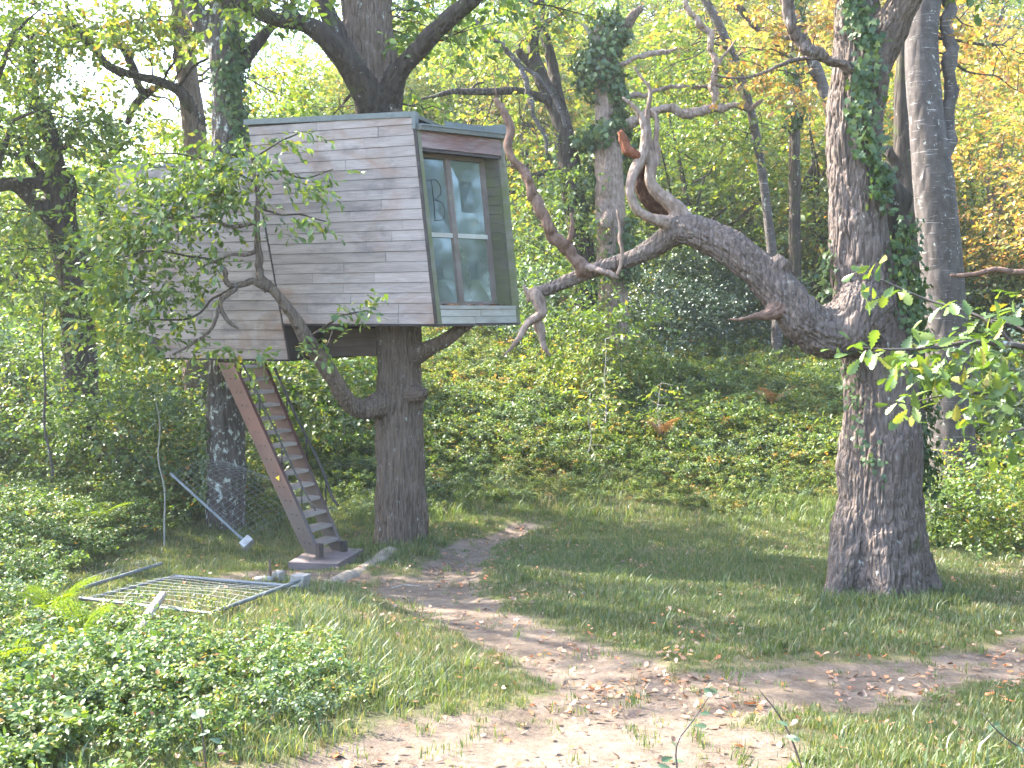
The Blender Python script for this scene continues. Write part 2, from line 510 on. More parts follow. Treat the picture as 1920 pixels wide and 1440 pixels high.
M_FLASH = m_metal('zinc_flashing', (0.10, 0.115, 0.112), (0.155, 0.17, 0.165), 0.55, 0.3)
M_ROOF = m_metal('roof_membrane', (0.075, 0.08, 0.075), (0.12, 0.12, 0.10), 0.8)
def m_stringer():
    """red oxide paint that has worn to dull brown towards the foot of the stairs"""
    m = NT('red_oxide_steel')
    pos = m.n('NewGeometry').outputs['Position']
    z = m.n('SeparateXYZ', None, Vector=pos).outputs[2]
    a = m.noise(pos, 3.0, 5, 0.65)
    b = m.noise(pos, 24.0, 4, 0.6)
    wear = m.math('ADD', m.math('MULTIPLY', z, 0.25), m.math('MULTIPLY', a, 0.5))
    col = m.ramp(wear, [(0.38, (0.062, 0.047, 0.043)), (0.72, (0.064, 0.018, 0.014))])
    col = m.mix(1.0, col, m.ramp(b, [(0.3, (0.85,)), (0.7, (1.1,))]), 'MULTIPLY')
    return m.principled(col, 0.55, m.bump(b, 0.15, 0.004))
M_STRINGER = m_stringer()
M_DARKSTEEL = m_metal('dark_steel', (0.030, 0.026, 0.025), (0.055, 0.045, 0.04), 0.5, 0.3)
M_GALV = m_metal('galvanised_tube', (0.11, 0.125, 0.135), (0.19, 0.21, 0.22), 0.45, 0.45)
M_WIRE = m_metal('galvanised_wire', (0.15, 0.16, 0.165), (0.24, 0.255, 0.26), 0.5, 0.3)
M_CONCRETE = m_metal('concrete', (0.19, 0.175, 0.155), (0.28, 0.26, 0.235), 0.9, 0.0, 9.0, 0.4)
M_CONCRETE_W = m_metal('pale_concrete', (0.29, 0.28, 0.27), (0.40, 0.39, 0.38), 0.9, 0.0, 9.0, 0.4)
M_BASEWOOD = m_board('purple_brown_base_timber', (0.115, 0.088, 0.085), (0.08, 0.05, 0.045), (0.18, 0.15, 0.147), 0.5)
M_STICKER = m_metal('yellow_sticker', (0.62, 0.42, 0.03), (0.66, 0.46, 0.04), 0.4)
M_INK = m_metal('black_ink', (0.012, 0.012, 0.012), (0.02, 0.02, 0.02), 0.6)
M_GRAFFITI = m_metal('graffiti_paint', (0.026, 0.034, 0.033), (0.036, 0.046, 0.044), 0.6)
M_SANDROOT = bark('worn_root', (0.14, 0.112, 0.084), (0.21, 0.175, 0.137), (0.28, 0.24, 0.195), 4.0, 0.6, 0.5)

def m_pane():
    """dusty window pane: a grey-green film of dirt under a mirror-like surface, dark room behind"""
    m = NT('dusty_glass')
    pos = m.n('NewGeometry').outputs['Position']
    a = m.noise(m.mapped(pos, (1, 1, 0.5)), 2.2, 5, 0.6)
    col = m.ramp(a, [(0.3, (0.040, 0.052, 0.051)), (0.7, (0.080, 0.096, 0.094))])
    dirt = m.n('BsdfDiffuse', None, Color=col)
    gl = m.n('BsdfGlossy', None, Color=(0.85, 0.95, 0.93, 1), Roughness=0.06)
    tr = m.n('BsdfTransparent', None, Color=(0.75, 0.85, 0.82, 1))
    fr = m.n('Fresnel', None, IOR=1.55)
    a1 = m.n('MixShader', None, Fac=0.94, i1=tr.outputs[0], i2=dirt.outputs[0])
    fac = m.math('ADD', m.math('MULTIPLY', fr.outputs[0], 0.6), 0.02)
    b1 = m.n('MixShader', None, Fac=fac, i1=a1.outputs[0], i2=gl.outputs[0])
    return m.surface(b1)
M_PANE = m_pane()

# ------------------------------------------------------------------ the ground and the trodden path
def grow(start, step, end, fac=1.12):
    out, s, x = [], step, start
    while abs(x) < abs(end):
        x += math.copysign(s, end - start)
        out.append(x)
        s *= fac
    return out
xs = np.array(sorted(grow(-8.5, 0.08, -80)) + list(np.arange(-8.5, 8.5, 0.08)) + [8.5] + grow(8.5, 0.08, 80))
ys = np.array(sorted(grow(2.5, 0.2, -40, 1.3)) + list(np.arange(2.5, 17.5, 0.08)) + [17.5] + grow(17.5, 0.08, 100, 1.07))
xs = np.unique(xs); ys = np.unique(ys)

def pix_line(nodes):
    return [(*hit(px, py)[:2], w) for px, py, w in nodes]
PATHS = [pix_line([(2150, 1180, .6), (1920, 1235, .5), (1800, 1255, .48), (1500, 1290, .62), (1250, 1310, .75), (1000, 1390, .8), (850, 1450, .9), (700, 1520, 1.0), (500, 1640, 1.1)]),
         pix_line([(1220, 1310, .7), (1060, 1240, .55), (940, 1180, .48), (840, 1130, .6), (760, 1090, .6), (660, 1085, .5)]),
         pix_line([(830, 1110, .5), (850, 1060, .42), (900, 1015, .36), (980, 990, .28)]),
         pix_line([(1300, 1400, .7), (1000, 1500, 1.1)]),
         pix_line([(640, 1085, .4), (520, 1075, .4), (430, 1085, .25)])]

def path_mask(x, y):
    x = np.asarray(x, float).ravel(); y = np.asarray(y, float).ravel()
    best = np.full(len(x), -9.0)
    for line in PATHS:
        for (x0, y0, w0), (x1, y1, w1) in zip(line[:-1], line[1:]):
            dx, dy = x1 - x0, y1 - y0
            t = np.clip(((x - x0) * dx + (y - y0) * dy) / max(dx * dx + dy * dy, 1e-9), 0, 1)
            d = np.hypot(x - x0 - t * dx, y - y0 - t * dy)
            best = np.maximum(best, 1 - d / (w0 + (w1 - w0) * t))
    return best + 0.42 * fbm(xy3(x, y, 1.3, 3.3), 4)

GX, GY = np.meshgrid(xs, ys)
GZ = ground_z(GX, GY)
PM = path_mask(GX, GY).reshape(GX.shape)
GZ = GZ - 0.035 * sstep(0.0, 0.5, PM)
nx = len(xs)
gv = np.stack([GX.ravel(), GY.ravel(), GZ.ravel()], 1)
ii, jj = np.meshgrid(np.arange(len(ys) - 1), np.arange(nx - 1), indexing='ij')
a = (ii * nx + jj).ravel()
gf = np.stack([a, a + 1, a + nx + 1, a + nx], 1)
onpath = (PM.ravel()[gf].mean(1) > 0.22)
WORN = sstep(-.25, .55, PM.ravel())
def sub(name, fsel, mat):
    used = np.unique(fsel)
    remap = np.zeros(len(gv), np.int64); remap[used] = np.arange(len(used))
    o = make(name, gv[used], remap[fsel], mat, origin=(0, 0, 0), smooth=True)
    at_ = o.data.attributes.new('worn', 'FLOAT', 'POINT')
    at_.data.foreach_set('value', WORN[used].astype(np.float32))
    return props(o, kind='structure')
g_o = sub('ground', gf[~onpath], M_GROUND)
p_o = sub('path', gf[onpath], M_PATH)

# ------------------------------------------------------------------ the treehouse
Pc = at(818, 608, 13.90)                 # lower right corner of the long wall
Ps = at(530, 606, 14.72)                 # where the long wall meets the lower volume
DW = unit(np.array([Ps[0] - Pc[0], Ps[1] - Pc[1], 0]))      # along the wall, to the left
NW = np.array([DW[1], -DW[0], 0.0])
if NW[1] > 0: NW = -NW                   # outward, towards the viewer
Z3 = np.array([0, 0, 1.0])
def on_wall(px, py, back=0.0):
    """(u, z) where a pixel's sight line meets the wall plane (set back by some metres)"""
    r = ray(px, py)
    p0 = Pc - NW * back
    t = ((p0 - EYE) @ NW) / (r @ NW)
    p = EYE + r * t
    return (p - Pc) @ DW, p[2]
def wp(u, z, n=0.0):
    return np.array([Pc[0], Pc[1], 0]) + DW * u + Z3 * z + NW * n

house = thing('treehouse', wp(2.4, Pc[2] - 0.5, -1.2),
              'angular treehouse clad in weathered grey boards, built round the middle oak', 'treehouse')
RW = Matrix((tuple(-DW), tuple(-NW), tuple(Z3))).transposed()    # board axes: x to the right along the wall, y inwards, z up

def wall_board(parent, uL0, uR0, z0, uL1, uR1, z1, mat, n0=0.0, th=0.022, tilt=0.008, name='board'):
    """one clapboard: bottom edge u from uL0 (left) to uR0, top edge uL1..uR1"""
    c = wp((uL0 + uR0) / 2, (z0 + z1) / 2, n0)
    V = [wp(uL0, z0, n0), wp(uR0, z0, n0), wp(uR0, z0, n0 + th + tilt), wp(uL0, z0, n0 + th + tilt),
         wp(uL1, z1, n0), wp(uR1, z1, n0), wp(uR1, z1, n0 + th), wp(uL1, z1, n0 + th)]
    L = [RW.inverted() @ Vector(tuple(v - c)) for v in V]
    me = mesh_data(name, [tuple(v) for v in L], [(0, 1, 2, 3), (7, 6, 5, 4), (0, 4, 5, 1), (1, 5, 6, 2), (2, 6, 7, 3), (3, 7, 4, 0)], mat)
    return place(name, me, c, parent, RW)

def line_u(p0, p1, back=0.0):
    """u as a function of z along a slanting edge given by two pixels"""
    u0, z0 = on_wall(*p0, back); u1, z1 = on_wall(*p1, back)
    return lambda z: u0 + (u1 - u0) * (z - z0) / (z1 - z0)

rr = random.Random(4)
edge_R = line_u((777, 240), (817, 607))
edge_S = line_u((464, 235), (531, 606))
edge_L = line_u((212, 310), (248, 622))
zb = on_wall(700, 607)[1]
z_top_r = on_wall(777, 216)[1]; z_top_l = on_wall(465, 232)[1]
zl_b = on_wall(480, 673)[1]; zl_t = on_wall(330, 311)[1]
zl_m = on_wall(250, 622)[1]
ROW = 0.143
GAP = 0.005

main_wall = make('long_wall', *join(), mat=M_DARKWOOD, parent=house) if False else None
def prism(poly_uz, n_front, n_back):
    """closed block from a polygon in wall coordinates, running inwards"""
    k = len(poly_uz)
    V = [wp(u, z, n_front) for u, z in poly_uz] + [wp(u, z, n_back) for u, z in poly_uz]
    Fc = [tuple(range(k)), tuple(range(2 * k - 1, k - 1, -1))] + [(i, i + k, (i + 1) % k + k, (i + 1) % k) for i in range(k)]
    return np.array(V), Fc
DEPTH = 2.55
core_up = make('wall_core', *prism([(edge_S(zb) - .01, zb + .02), (edge_R(zb) + .22, zb + .02), (edge_R(z_top_r) + .22, z_top_r - .02), (edge_S(z_top_l) - .01, z_top_l - .02)], -0.002, -DEPTH), M_DARKWOOD, house)
core_low = make('wall_core', *prism([(edge_L(zl_m) - .03, zl_m), (on_wall(306, 672)[0], zl_b + .02), (edge_S(zl_b) + .03, zl_b + .02), (edge_S(zl_t) + .03, zl_t - .02), (edge_L(zl_t) - .03, zl_t - .02)], -0.003, -DEPTH + .15), M_DARKWOOD, house)

def clad(parent, z_lo, z_hi_fn, uL, uR, mat, n0=0.0, gap_ends=0.004, lens=(0.9, 1.9), row=ROW):
    z = z_lo
    while True:
        z1 = z + row
        zt = z1 - GAP
        # the top row is cut to the roof line
        top_l, top_r = z_hi_fn(uL(z)), z_hi_fn(uR(z))
        if z + 0.03 > min(top_l, top_r):
            break
        zt = min(zt, min(top_l, top_r) - 0.002)
        l0, r0, l1, r1 = uL(z), uR(z), uL(zt), uR(zt)
        cuts = [0.0]
        x = rr.uniform(0.25, 1.5)
        tot = abs(l0 - r0)
        while x < tot - 0.3:
            cuts.append(x / tot)
            x += rr.uniform(*lens)
        cuts.append(1.0)
        for c0, c1 in zip(cuts[:-1], cuts[1:]):
            eps = 0.0022 / max(tot, .1)
            a0 = r0 + (l0 - r0) * (c1 - (eps if c1 < 1 else 0)); b0 = r0 + (l0 - r0) * (c0 + (eps if c0 > 0 else 0))
            if c1 == 1.0: a1 = l1
            else: a1 = a0
            if c0 == 0.0: b1 = r1
            else: b1 = b0
            wall_board(parent, a0, b0, z, a1, b1, zt, mat, n0 + rr.uniform(-.0025, .0025), 0.02, 0.006 + rr.uniform(0, .006))
        z = z1
def roof_line(u):
    u0, u1 = edge_S(z_top_l), edge_R(z_top_r)
    return z_top_r + (z_top_l - z_top_r) * (u - u1) / (u0 - u1)
clad(house, zb, roof_line, lambda z: edge_S(z) - .022, lambda z: edge_R(z) + .012, M_BOARD)
# lower volume: its rows stop at the slanting seam; under the left corner they are cut back
u_cut = on_wall(304, 672)[0]
def low_left(z):
    return u_cut + (edge_L(z) - u_cut) * (1.0 if z > zl_m - .02 else 0.0)
clad(house, zl_b, lambda u: zl_t, low_left, lambda z: edge_S(z) + .010, M_BOARD, 0.004)
# dark strip in the slanting seam, dark corner post of the long wall
def strip(name, ufn, z0, z1, w, n0, n1, mat, parent=house):
    V = [wp(ufn(z0) + w, z0, n0), wp(ufn(z0) - w, z0, n0), wp(ufn(z0) - w, z0, n1), wp(ufn(z0) + w, z0, n1),
         wp(ufn(z1) + w, z1, n0), wp(ufn(z1) - w, z1, n0), wp(ufn(z1) - w, z1, n1), wp(ufn(z1) + w, z1, n1)]
    return make(name, *hexa(V), mat, parent)
strip('seam_strip', lambda z: edge_S(z) - .006, zl_b, zl_t, .013, .001, .022, M_DARKWOOD)
strip('corner_post', lambda z: edge_R(z) - .012, zb, z_top_r - .16, .020, -.05, .03, M_DARKWOOD)
make('seam_side', *hexa([wp(edge_S(zl_b) + .028, zl_b, -.4), wp(edge_S(zl_b) - .005, zl_b, -.4), wp(edge_S(zl_b) - .005, zl_b, .0), wp(edge_S(zl_b) + .028, zl_b, .0),
                         wp(edge_S(zb) + .028, zb - .002, -.4), wp(edge_S(zb) - .005, zb - .002, -.4), wp(edge_S(zb) - .005, zb - .002, .0), wp(edge_S(zb) + .028, zb - .002, .0)]), M_DARKWOOD, house)
# bottom rails
strip2 = lambda name, ua, ub, z0, z1, n0, n1, mat: make(name, *hexa([wp(ua, z0, n0), wp(ub, z0, n0), wp(ub, z0, n1), wp(ua, z0, n1), wp(ua, z1, n0), wp(ub, z1, n0), wp(ub, z1, n1), wp(ua, z1, n1)]), mat, house)
strip2('bottom_rail', edge_S(zb) - .03, edge_R(zb) - .02, zb - .028, zb - .002, -DEPTH + .1, .022, M_DARKWOOD)
strip2('bottom_rail', u_cut, edge_S(zl_b) + .03, zl_b - .03, zl_b - .002, -DEPTH + .3, .022, M_DARKWOOD)
# lower volume continues, set back under the long wall
BK = 1.15
ub_l, _ = on_wall(536, 640, BK); ub_r, zr0 = on_wall(706, 668, BK)
zr1 = zb - .03
make('wall_core', *prism([(ub_l + .3, zr0), (ub_r, zr0), (ub_r, zr1), (ub_l + .3, zr1)], -BK - .002, -DEPTH + .3), M_DARKWOOD, house)
for k in range(5):
    z0 = zr0 + k * ROW
    if z0 + ROW * .4 > zr1: break
    wall_board(house, ub_l + .28, ub_r + 0.005, z0, ub_l + .28, ub_r + 0.005, min(z0 + ROW - GAP, zr1), M_BOARD_SOFFIT, -BK)
# roof edges
def roof_edge(name, uA, zA, uB, zB, drop, n0, n1, mat=M_FLASH):
    return make(name, *hexa([wp(uA, zA - drop, n0), wp(uB, zB - drop, n0), wp(uB, zB - drop, n1), wp(uA, zA - drop, n1), wp(uA, zA, n0), wp(uB, zB, n0), wp(uB, zB, n1), wp(uA, zA, n1)]), mat, house)
uRt = edge_R(z_top_r)
roof_edge('roof_flashing', edge_S(z_top_l) + .03, z_top_l + .055, uRt - .045, z_top_r + .045, .075, -.02, .045)
roof_edge('roof_flashing', uRt - .002, z_top_r + .046, uRt - .055, z_top_r + .046, .235, -.06, .046)
roof_edge('roof', edge_S(z_top_l) + .03, z_top_l + .03, uRt - .04, z_top_r + .02, .05, -DEPTH - .05, -.021, M_ROOF)
roof_edge('roof_flashing', edge_L(zl_t) + .04, zl_t + .05, edge_S(zl_t) + .03, zl_t + .05, .06, -.03, .045)
roof_edge('roof', edge_L(zl_t) + .04, zl_t + .035, edge_S(zl_t) + .03, zl_t + .035, .05, -DEPTH + .1, -.031, M_ROOF)

# ---- the window end: a leaning frame with a deep reveal
uTL, zTL = on_wall(776, 240); uBL, zBL = on_wall(818, 608)
TL, BL = wp(uTL, zTL), wp(uBL, zBL)
TR, BR = at(941, 258, 14.85), at(972, 605, 14.85)
def FP(s, t, r=0.0):
    p = TL * (1 - s) * (1 - t) + TR * s * (1 - t) + BL * (1 - s) * t + BR * s * t
    return p + DW * r
def fbox(name, s0, s1, t0, t1, r0, r1, mat, parent=house, rot=False):
    """block between two depths of the leaning front; r grows inwards"""
    c = [FP(s0, t1, r1), FP(s1, t1, r1), FP(s1, t1, r0), FP(s0, t1, r0), FP(s0, t0, r1), FP(s1, t0, r1), FP(s1, t0, r0), FP(s0, t0, r0)]
    V, Fc = hexa(c)
    if not rot:
        return make(name, V, Fc, mat, parent)
    ax = unit(FP(1, .5) - FP(0, .5)); az = Z3; ay = np.cross(az, ax)
    R = Matrix((tuple(ax), tuple(ay), tuple(az))).transposed()
    ctr = V.mean(0)
    L = [tuple(R.inverted() @ Vector(tuple(v - ctr))) for v in V]
    return place(name, mesh_data(name, L, Fc, mat), ctr, parent, R)
fbox('corner_trim', -.005, .040, .0, 1.0, -.035, .02, M_MOSSTRIM)
fbox('corner_trim', .966, 1.0, .0, 1.0, -.035, .24, M_MOSSTRIM)
fbox('header_board', .041, .965, .012, .098, -.02, .02, M_HEADER, rot=True)
fbox('header_board', .041, .965, .100, .115, -.005, .05, M_DARKWOOD, rot=True)
RV = 0.23
# reveal: ceiling, right inner wall, back wall above and below
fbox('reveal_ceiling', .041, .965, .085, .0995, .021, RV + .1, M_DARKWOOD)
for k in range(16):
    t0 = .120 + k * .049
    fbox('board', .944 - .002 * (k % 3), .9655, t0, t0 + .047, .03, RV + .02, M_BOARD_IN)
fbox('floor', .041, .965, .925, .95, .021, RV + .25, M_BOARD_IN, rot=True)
sill = fbox('window_sill', .041, .965, .905, .9235, -.03, RV + .1, M_SILLWOOD, rot=True)
for k in range(2):
    t0 = .926 + k * .0375
    mid = (.52, .45)[k]
    fbox('board', .041, mid - .002, t0, t0 + .0350, -.02, .02, M_SILLWOOD, rot=True)
    fbox('board', mid + .002, .965, t0, t0 + .0350, -.018, .02, M_SILLWOOD, rot=True)
fbox('bottom_rail', -.005, 1.0, 1.0, 1.012, -.03, 1.2, M_DARKWOOD)
fbox('right_wall', .968, 1.0, .02, .99, .245, 2.0, M_DARKWOOD)
# window: outer frame, mullion, transom, four panes
WT0, WT1, WS0, WS1 = .110, .905, .045, .945
win = fbox('window', WS0, WS0 + .05, WT0, WT1, RV, RV + .06, M_FRAMEWOOD)
fbox('frame_side', WS1 - .055, WS1, WT0, WT1, RV, RV + .06, M_FRAMEWOOD, win)
fbox('frame_top', WS0 + .05, WS1 - .055, WT0, WT0 + .022, RV, RV + .06, M_FRAMEWOOD, win)
fbox('frame_bottom', WS0 + .05, WS1 - .055, WT1 - .022, WT1, RV, RV + .06, M_FRAMEWOOD, win)
WM = .500
fbox('mullion', WM - .028, WM + .028, WT0 + .022, WT1 - .022, RV - .015, RV + .05, M_FRAMEWOOD, win)
WTM = .535
fbox('transom', WS0 + .05, WM - .028, WTM - .012, WTM + .012, RV - .01, RV + .05, M_SILLWOOD, win)
fbox('transom', WM + .028, WS1 - .055, WTM - .012, WTM + .012, RV - .01, RV + .05, M_SILLWOOD, win)
for s0, s1 in ((WS0 + .05, WM - .028), (WM + .028, WS1 - .055)):
    for t0, t1 in ((WT0 + .022, WTM - .012), (WTM + .012, WT1 - .022)):
        fbox('pane', s0, s1, t0, t1, RV + .025, RV + .031, M_PANE, win)
# the letter scrawled on the upper left pane
def stroke(pts, r=.0062):
    P = np.array([FP(s, t, RV + .022) for s, t in pts])
    P, R = resample(P, [r] * len(P), .02)
    return tube(P, R, 5)
BS, BT = .315, .35
let = join(stroke([(BS, BT - .105), (BS + .004, BT), (BS - .004, BT + .105)]),
           stroke([(BS - .05, BT - .098), (BS + .05, BT - .105), (BS + .095, BT - .075), (BS + .09, BT - .03), (BS + .02, BT)]),
           stroke([(BS + .02, BT), (BS + .10, BT + .015), (BS + .12, BT + .06), (BS + .09, BT + .1), (BS - .01, BT + .11)]))
make('graffiti_letter', *let, M_GRAFFITI, win)
# room behind the glass
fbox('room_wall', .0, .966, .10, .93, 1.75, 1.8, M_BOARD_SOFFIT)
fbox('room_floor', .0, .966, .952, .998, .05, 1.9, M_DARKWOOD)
# eave and parapet over the window
fbox('eave', .0, 1.05, -.012, .010, -.11, .45, M_ROOF)
fbox('eave', .0, 1.055, -.021, -.0125, -.125, .6, M_FLASH)
fbox('roof', .0, 1.0, .0405, .1, .3, 1.9, M_ROOF)
fbox('parapet', .62, 1.09, -.075, -.0215, .35, .37, M_FLASH)
fbox('parapet', 1.07, 1.09, -.075, -.0215, .02, .35, M_FLASH)
# leaves and dirt heaped on the sill
deb = []
for k in range(46):
    p = FP(rr.uniform(.09, .92), .905, rr.uniform(.04, RV - .02)) + Z3 * rr.uniform(.002, .012)
    a_ = rr.uniform(0, 6.28); b_ = rr.uniform(-.5, .5)
    ax = np.array([math.cos(a_), math.sin(a_), b_ * .4]) * rr.uniform(.025, .05); ay = np.array([-math.sin(a_), math.cos(a_), .3]) * rr.uniform(.015, .03)
    deb.append((np.array([p - ax, p + ay + Z3 * .012, p + ax, p - ay]), [(0, 1, 2), (0, 2, 3)]))
litter_sill = make('leaf_debris', *join(*deb), M_LITTER)
props(litter_sill, 'brown leaf debris heaped along the sill under the four pane window', 'debris', kind='stuff')

# ------------------------------------------------------------------ the stairs
SL_t, SL_b = at(425, 680, 14.55), at(588, 1038, 13.62)      # middle of the near stringer, top and foot
SR_t, SR_b = at(484, 682, 15.05), at(634, 1032, 14.10)      # far stringer
stairs = thing('steep_staircase', SL_b, 'steep open staircase with red-brown stringers and wooden treads, leaning up to the treehouse floor', 'staircase')
SD = unit(np.array([(SL_b - SL_t)[0], (SL_b - SL_t)[1], 0]))          # horizontal, downhill
SW = np.array([-SD[1], SD[0], 0.0])                                    # across the stairs
if (SR_b - SL_b) @ SW < 0: SW = -SW
def stringer(top, foot, hw, label=None):
    """a plate on edge: vertical width measured horizontally along the run"""
    th = SW * .028
    a0, a1 = top - SD * hw, top + SD * hw
    b0, b1 = foot - SD * hw * .62, foot + SD * hw * .8
    kn = foot + (top - foot) * .05
    k0, k1 = kn - SD * hw * .95, kn + SD * hw * .8
    poly = [a0, k0, b0, b1, k1, a1]
    poly = [a0, k0 , b0, b1, k1, a1]
    V = [p - th for p in poly] + [p + th for p in poly]
    n = len(poly)
    Fc = [tuple(range(n)), tuple(range(2 * n - 1, n - 1, -1))] + [(i, (i + n), (i + 1) % n + n, (i + 1) % n) for i in range(n)]
    o = make('stringer', V, Fc, M_STRINGER, stairs)
    return o
st_l = stringer(SL_t, SL_b, .165)
st_r = stringer(SR_t, SR_b, .155)
NTR = 14
for k in range(NTR):
    f = (k + .75) / NTR
    cl = SL_b + (SL_t - SL_b) * f; cr = SR_b + (SR_t - SR_b) * f
    cl = cl + SW * .03; cr = cr - SW * .03
    if True:
        zc = (cl[2] + cr[2]) / 2
        cl = cl.copy(); cr = cr.copy(); cl[2] = cr[2] = zc
    c = (cl + cr) / 2
    half = (cr - cl) / 2
    ax = np.array([half[0], half[1], 0])
    V, Fc = obox(c, ax, SD * .118, Z3 * .020)
    R = Matrix((tuple(unit(ax)), tuple(np.cross(Z3, unit(ax))), (0, 0, 1))).transposed()
    me = mesh_data('tread', [tuple(R.inverted() @ Vector(tuple(v - c))) for v in V], Fc, M_TREAD)
    place('tread', me, c, stairs, R)
    # bolts on the outer face of the near stringer
    for q in (-.045, .045):
        p = SL_b + (SL_t - SL_b) * f - SW * .029 + SD * q
        if k % 1 == 0:
            Vb, Fb = tube(np.array([p, p - SW * .008]), [.011, .009], 6)
            make('bolt', Vb, Fb, M_DARKSTEEL, st_l)
# foot cleats
for s, o_ in ((SL_b, st_l), (SR_b, st_r)):
    make('foot_plate', *obox(s + SD * .11 + Z3 * .06, SD * .035, SW * .04, Z3 * .09), M_DARKSTEEL, o_)
# handrails on posts
def rail(name, nodes, r=.014):
    P, R = chain([(x, y, d, 1) for x, y, d in nodes])
    P, _ = resample(P, [1] * len(P), .15)
    return make(name, *tube(P, r, 7), M_DARKSTEEL, stairs)
rail('handrail', [(455, 682, 14.52), (520, 815, 14.1), (560, 900, 13.85), (592, 958, 13.68)])
rail('handrail', [(515, 690, 15.02), (560, 790, 14.75), (600, 870, 14.5), (622, 930, 14.3), (634, 948, 14.22)], .021)
for x0, y0, x1, y1, d in ((487, 742, 488, 800, 14.33), (528, 832, 529, 885, 14.03), (566, 912, 566, 965, 13.8)):
    rail('rail_post', [(x0, y0, d), (x1, y1, d)], .011)
for x0, y0, x1, y1, d in ((538, 745, 538, 800, 14.88), (574, 822, 575, 868, 14.65), (611, 900, 611, 950, 14.38)):
    rail('rail_post', [(x0, y0, d), (x1, y1, d)], .012)
# yellow warning triangle
tp = SL_b + (SL_t - SL_b) * .385 - SW * .0305
up = unit(Z3)
def tri(c, s, off):
    o_ = -SW * off
    return np.array([c + SD * s * -.62 + o_, c + SD * s * .62 - Z3 * s * .62 + o_, c + SD * s * .62 + Z3 * s * .62 + o_])
T0, T1 = tri(tp, .062, 0), tri(tp, .062, .003)
make('warning_sign', np.concatenate([T0, T1]), [(0, 1, 2), (5, 4, 3), (0, 3, 4, 1), (1, 4, 5, 2), (2, 5, 3, 0)], M_STICKER, stairs)
# base slab of timber under the foot of the stairs
base_c = (SL_b + SR_b) / 2
q = [at(540, 1048, 13.40), at(632, 1050, 13.30), at(682, 1037, 14.2), at(590, 1035, 14.35)]
zt = min(SL_b[2], SR_b[2]) + .0
q = [np.array([p[0], p[1], zt]) for p in q]
def slab(pts, dz):
    return hexa([p - Z3 * dz for p in pts] + list(pts))
basep = thing('stair_base', np.mean(q, 0) - Z3 * .13, 'purple-brown timber slab under the foot of the steep staircase', 'platform')
n_pl = 3
for k in range(n_pl):
    f0, f1 = k / n_pl + .004, (k + 1) / n_pl - .004
    pl = [q[0] + (q[3] - q[0]) * f0, q[1] + (q[2] - q[1]) * f0, q[1] + (q[2] - q[1]) * f1, q[0] + (q[3] - q[0]) * f1]
    make('plank', *slab(pl, .11), M_BASEWOOD, basep)
make('bearer', *slab([q[1] * .93 + q[0] * .07 + (q[2] - q[1]) * .04 - Z3 * .111, q[1] * .98 + q[0] * .02 + (q[2] - q[1]) * .04 - Z3 * .111, q[2] * .98 + q[3] * .02 - Z3 * .111, q[2] * .93 + q[3] * .07 - Z3 * .111], .22), M_DARKWOOD, basep)
make('bearer', *slab([q[0] * .93 + q[1] * .07 + (q[3] - q[0]) * .04 - Z3 * .111, q[0] * .85 + q[1] * .15 + (q[3] - q[0]) * .04 - Z3 * .111, q[3] * .85 + q[2] * .15 - Z3 * .111, q[3] * .93 + q[2] * .07 - Z3 * .111], .22), M_DARKWOOD, basep)

# ------------------------------------------------------------------ trees grown as one skin, then cut into trunk and limbs
def remeshed(pieces, voxel):
    V, Fc = join(*pieces)
    me = bpy.data.meshes.new('skin')
    me.from_pydata([tuple(v) for v in V], [], Fc)
    o = bpy.data.objects.new('skin', me)
    COL.objects.link(o)
    md = o.modifiers.new('r', 'REMESH')
    md.mode = 'VOXEL'; md.voxel_size = voxel; md.adaptivity = 0.0
    dg = bpy.context.evaluated_depsgraph_get()
    ev = o.evaluated_get(dg)
    m2 = ev.to_mesh()
    nv = len(m2.vertices)
    co = np.empty(nv * 3, np.float32); m2.vertices.foreach_get('co', co)
    nl = len(m2.loops)
    li = np.empty(nl, np.int32); m2.loops.foreach_get('vertex_index', li)
    Fq = li.reshape(-1, 4).astype(np.int64)
    ev.to_mesh_clear()
    bpy.data.objects.remove(o); bpy.data.meshes.remove(me)
    return co.reshape(-1, 3).astype(float), Fq

def smooth_mesh(V, Fq, it):
    e = np.concatenate([Fq[:, [0, 1]], Fq[:, [1, 2]], Fq[:, [2, 3]], Fq[:, [3, 0]]])
    e = np.concatenate([e, e[:, ::-1]])
    cnt = np.bincount(e[:, 0], minlength=len(V))[:, None]
    for k in range(it):
        s = np.stack([np.bincount(e[:, 0], weights=V[e[:, 1], c], minlength=len(V)) for c in range(3)], 1)
        V = V + 0.55 * (s / np.maximum(cnt, 1) - V)
    return V

def vnormals(V, Fq):
    n = np.cross(V[Fq[:, 2]] - V[Fq[:, 0]], V[Fq[:, 3]] - V[Fq[:, 1]])
    out = np.stack([np.bincount(Fq.ravel(), weights=np.repeat(n[:, c], 4), minlength=len(V)) for c in range(3)], 1)
    return out / np.maximum(np.linalg.norm(out, axis=1), 1e-12)[:, None]

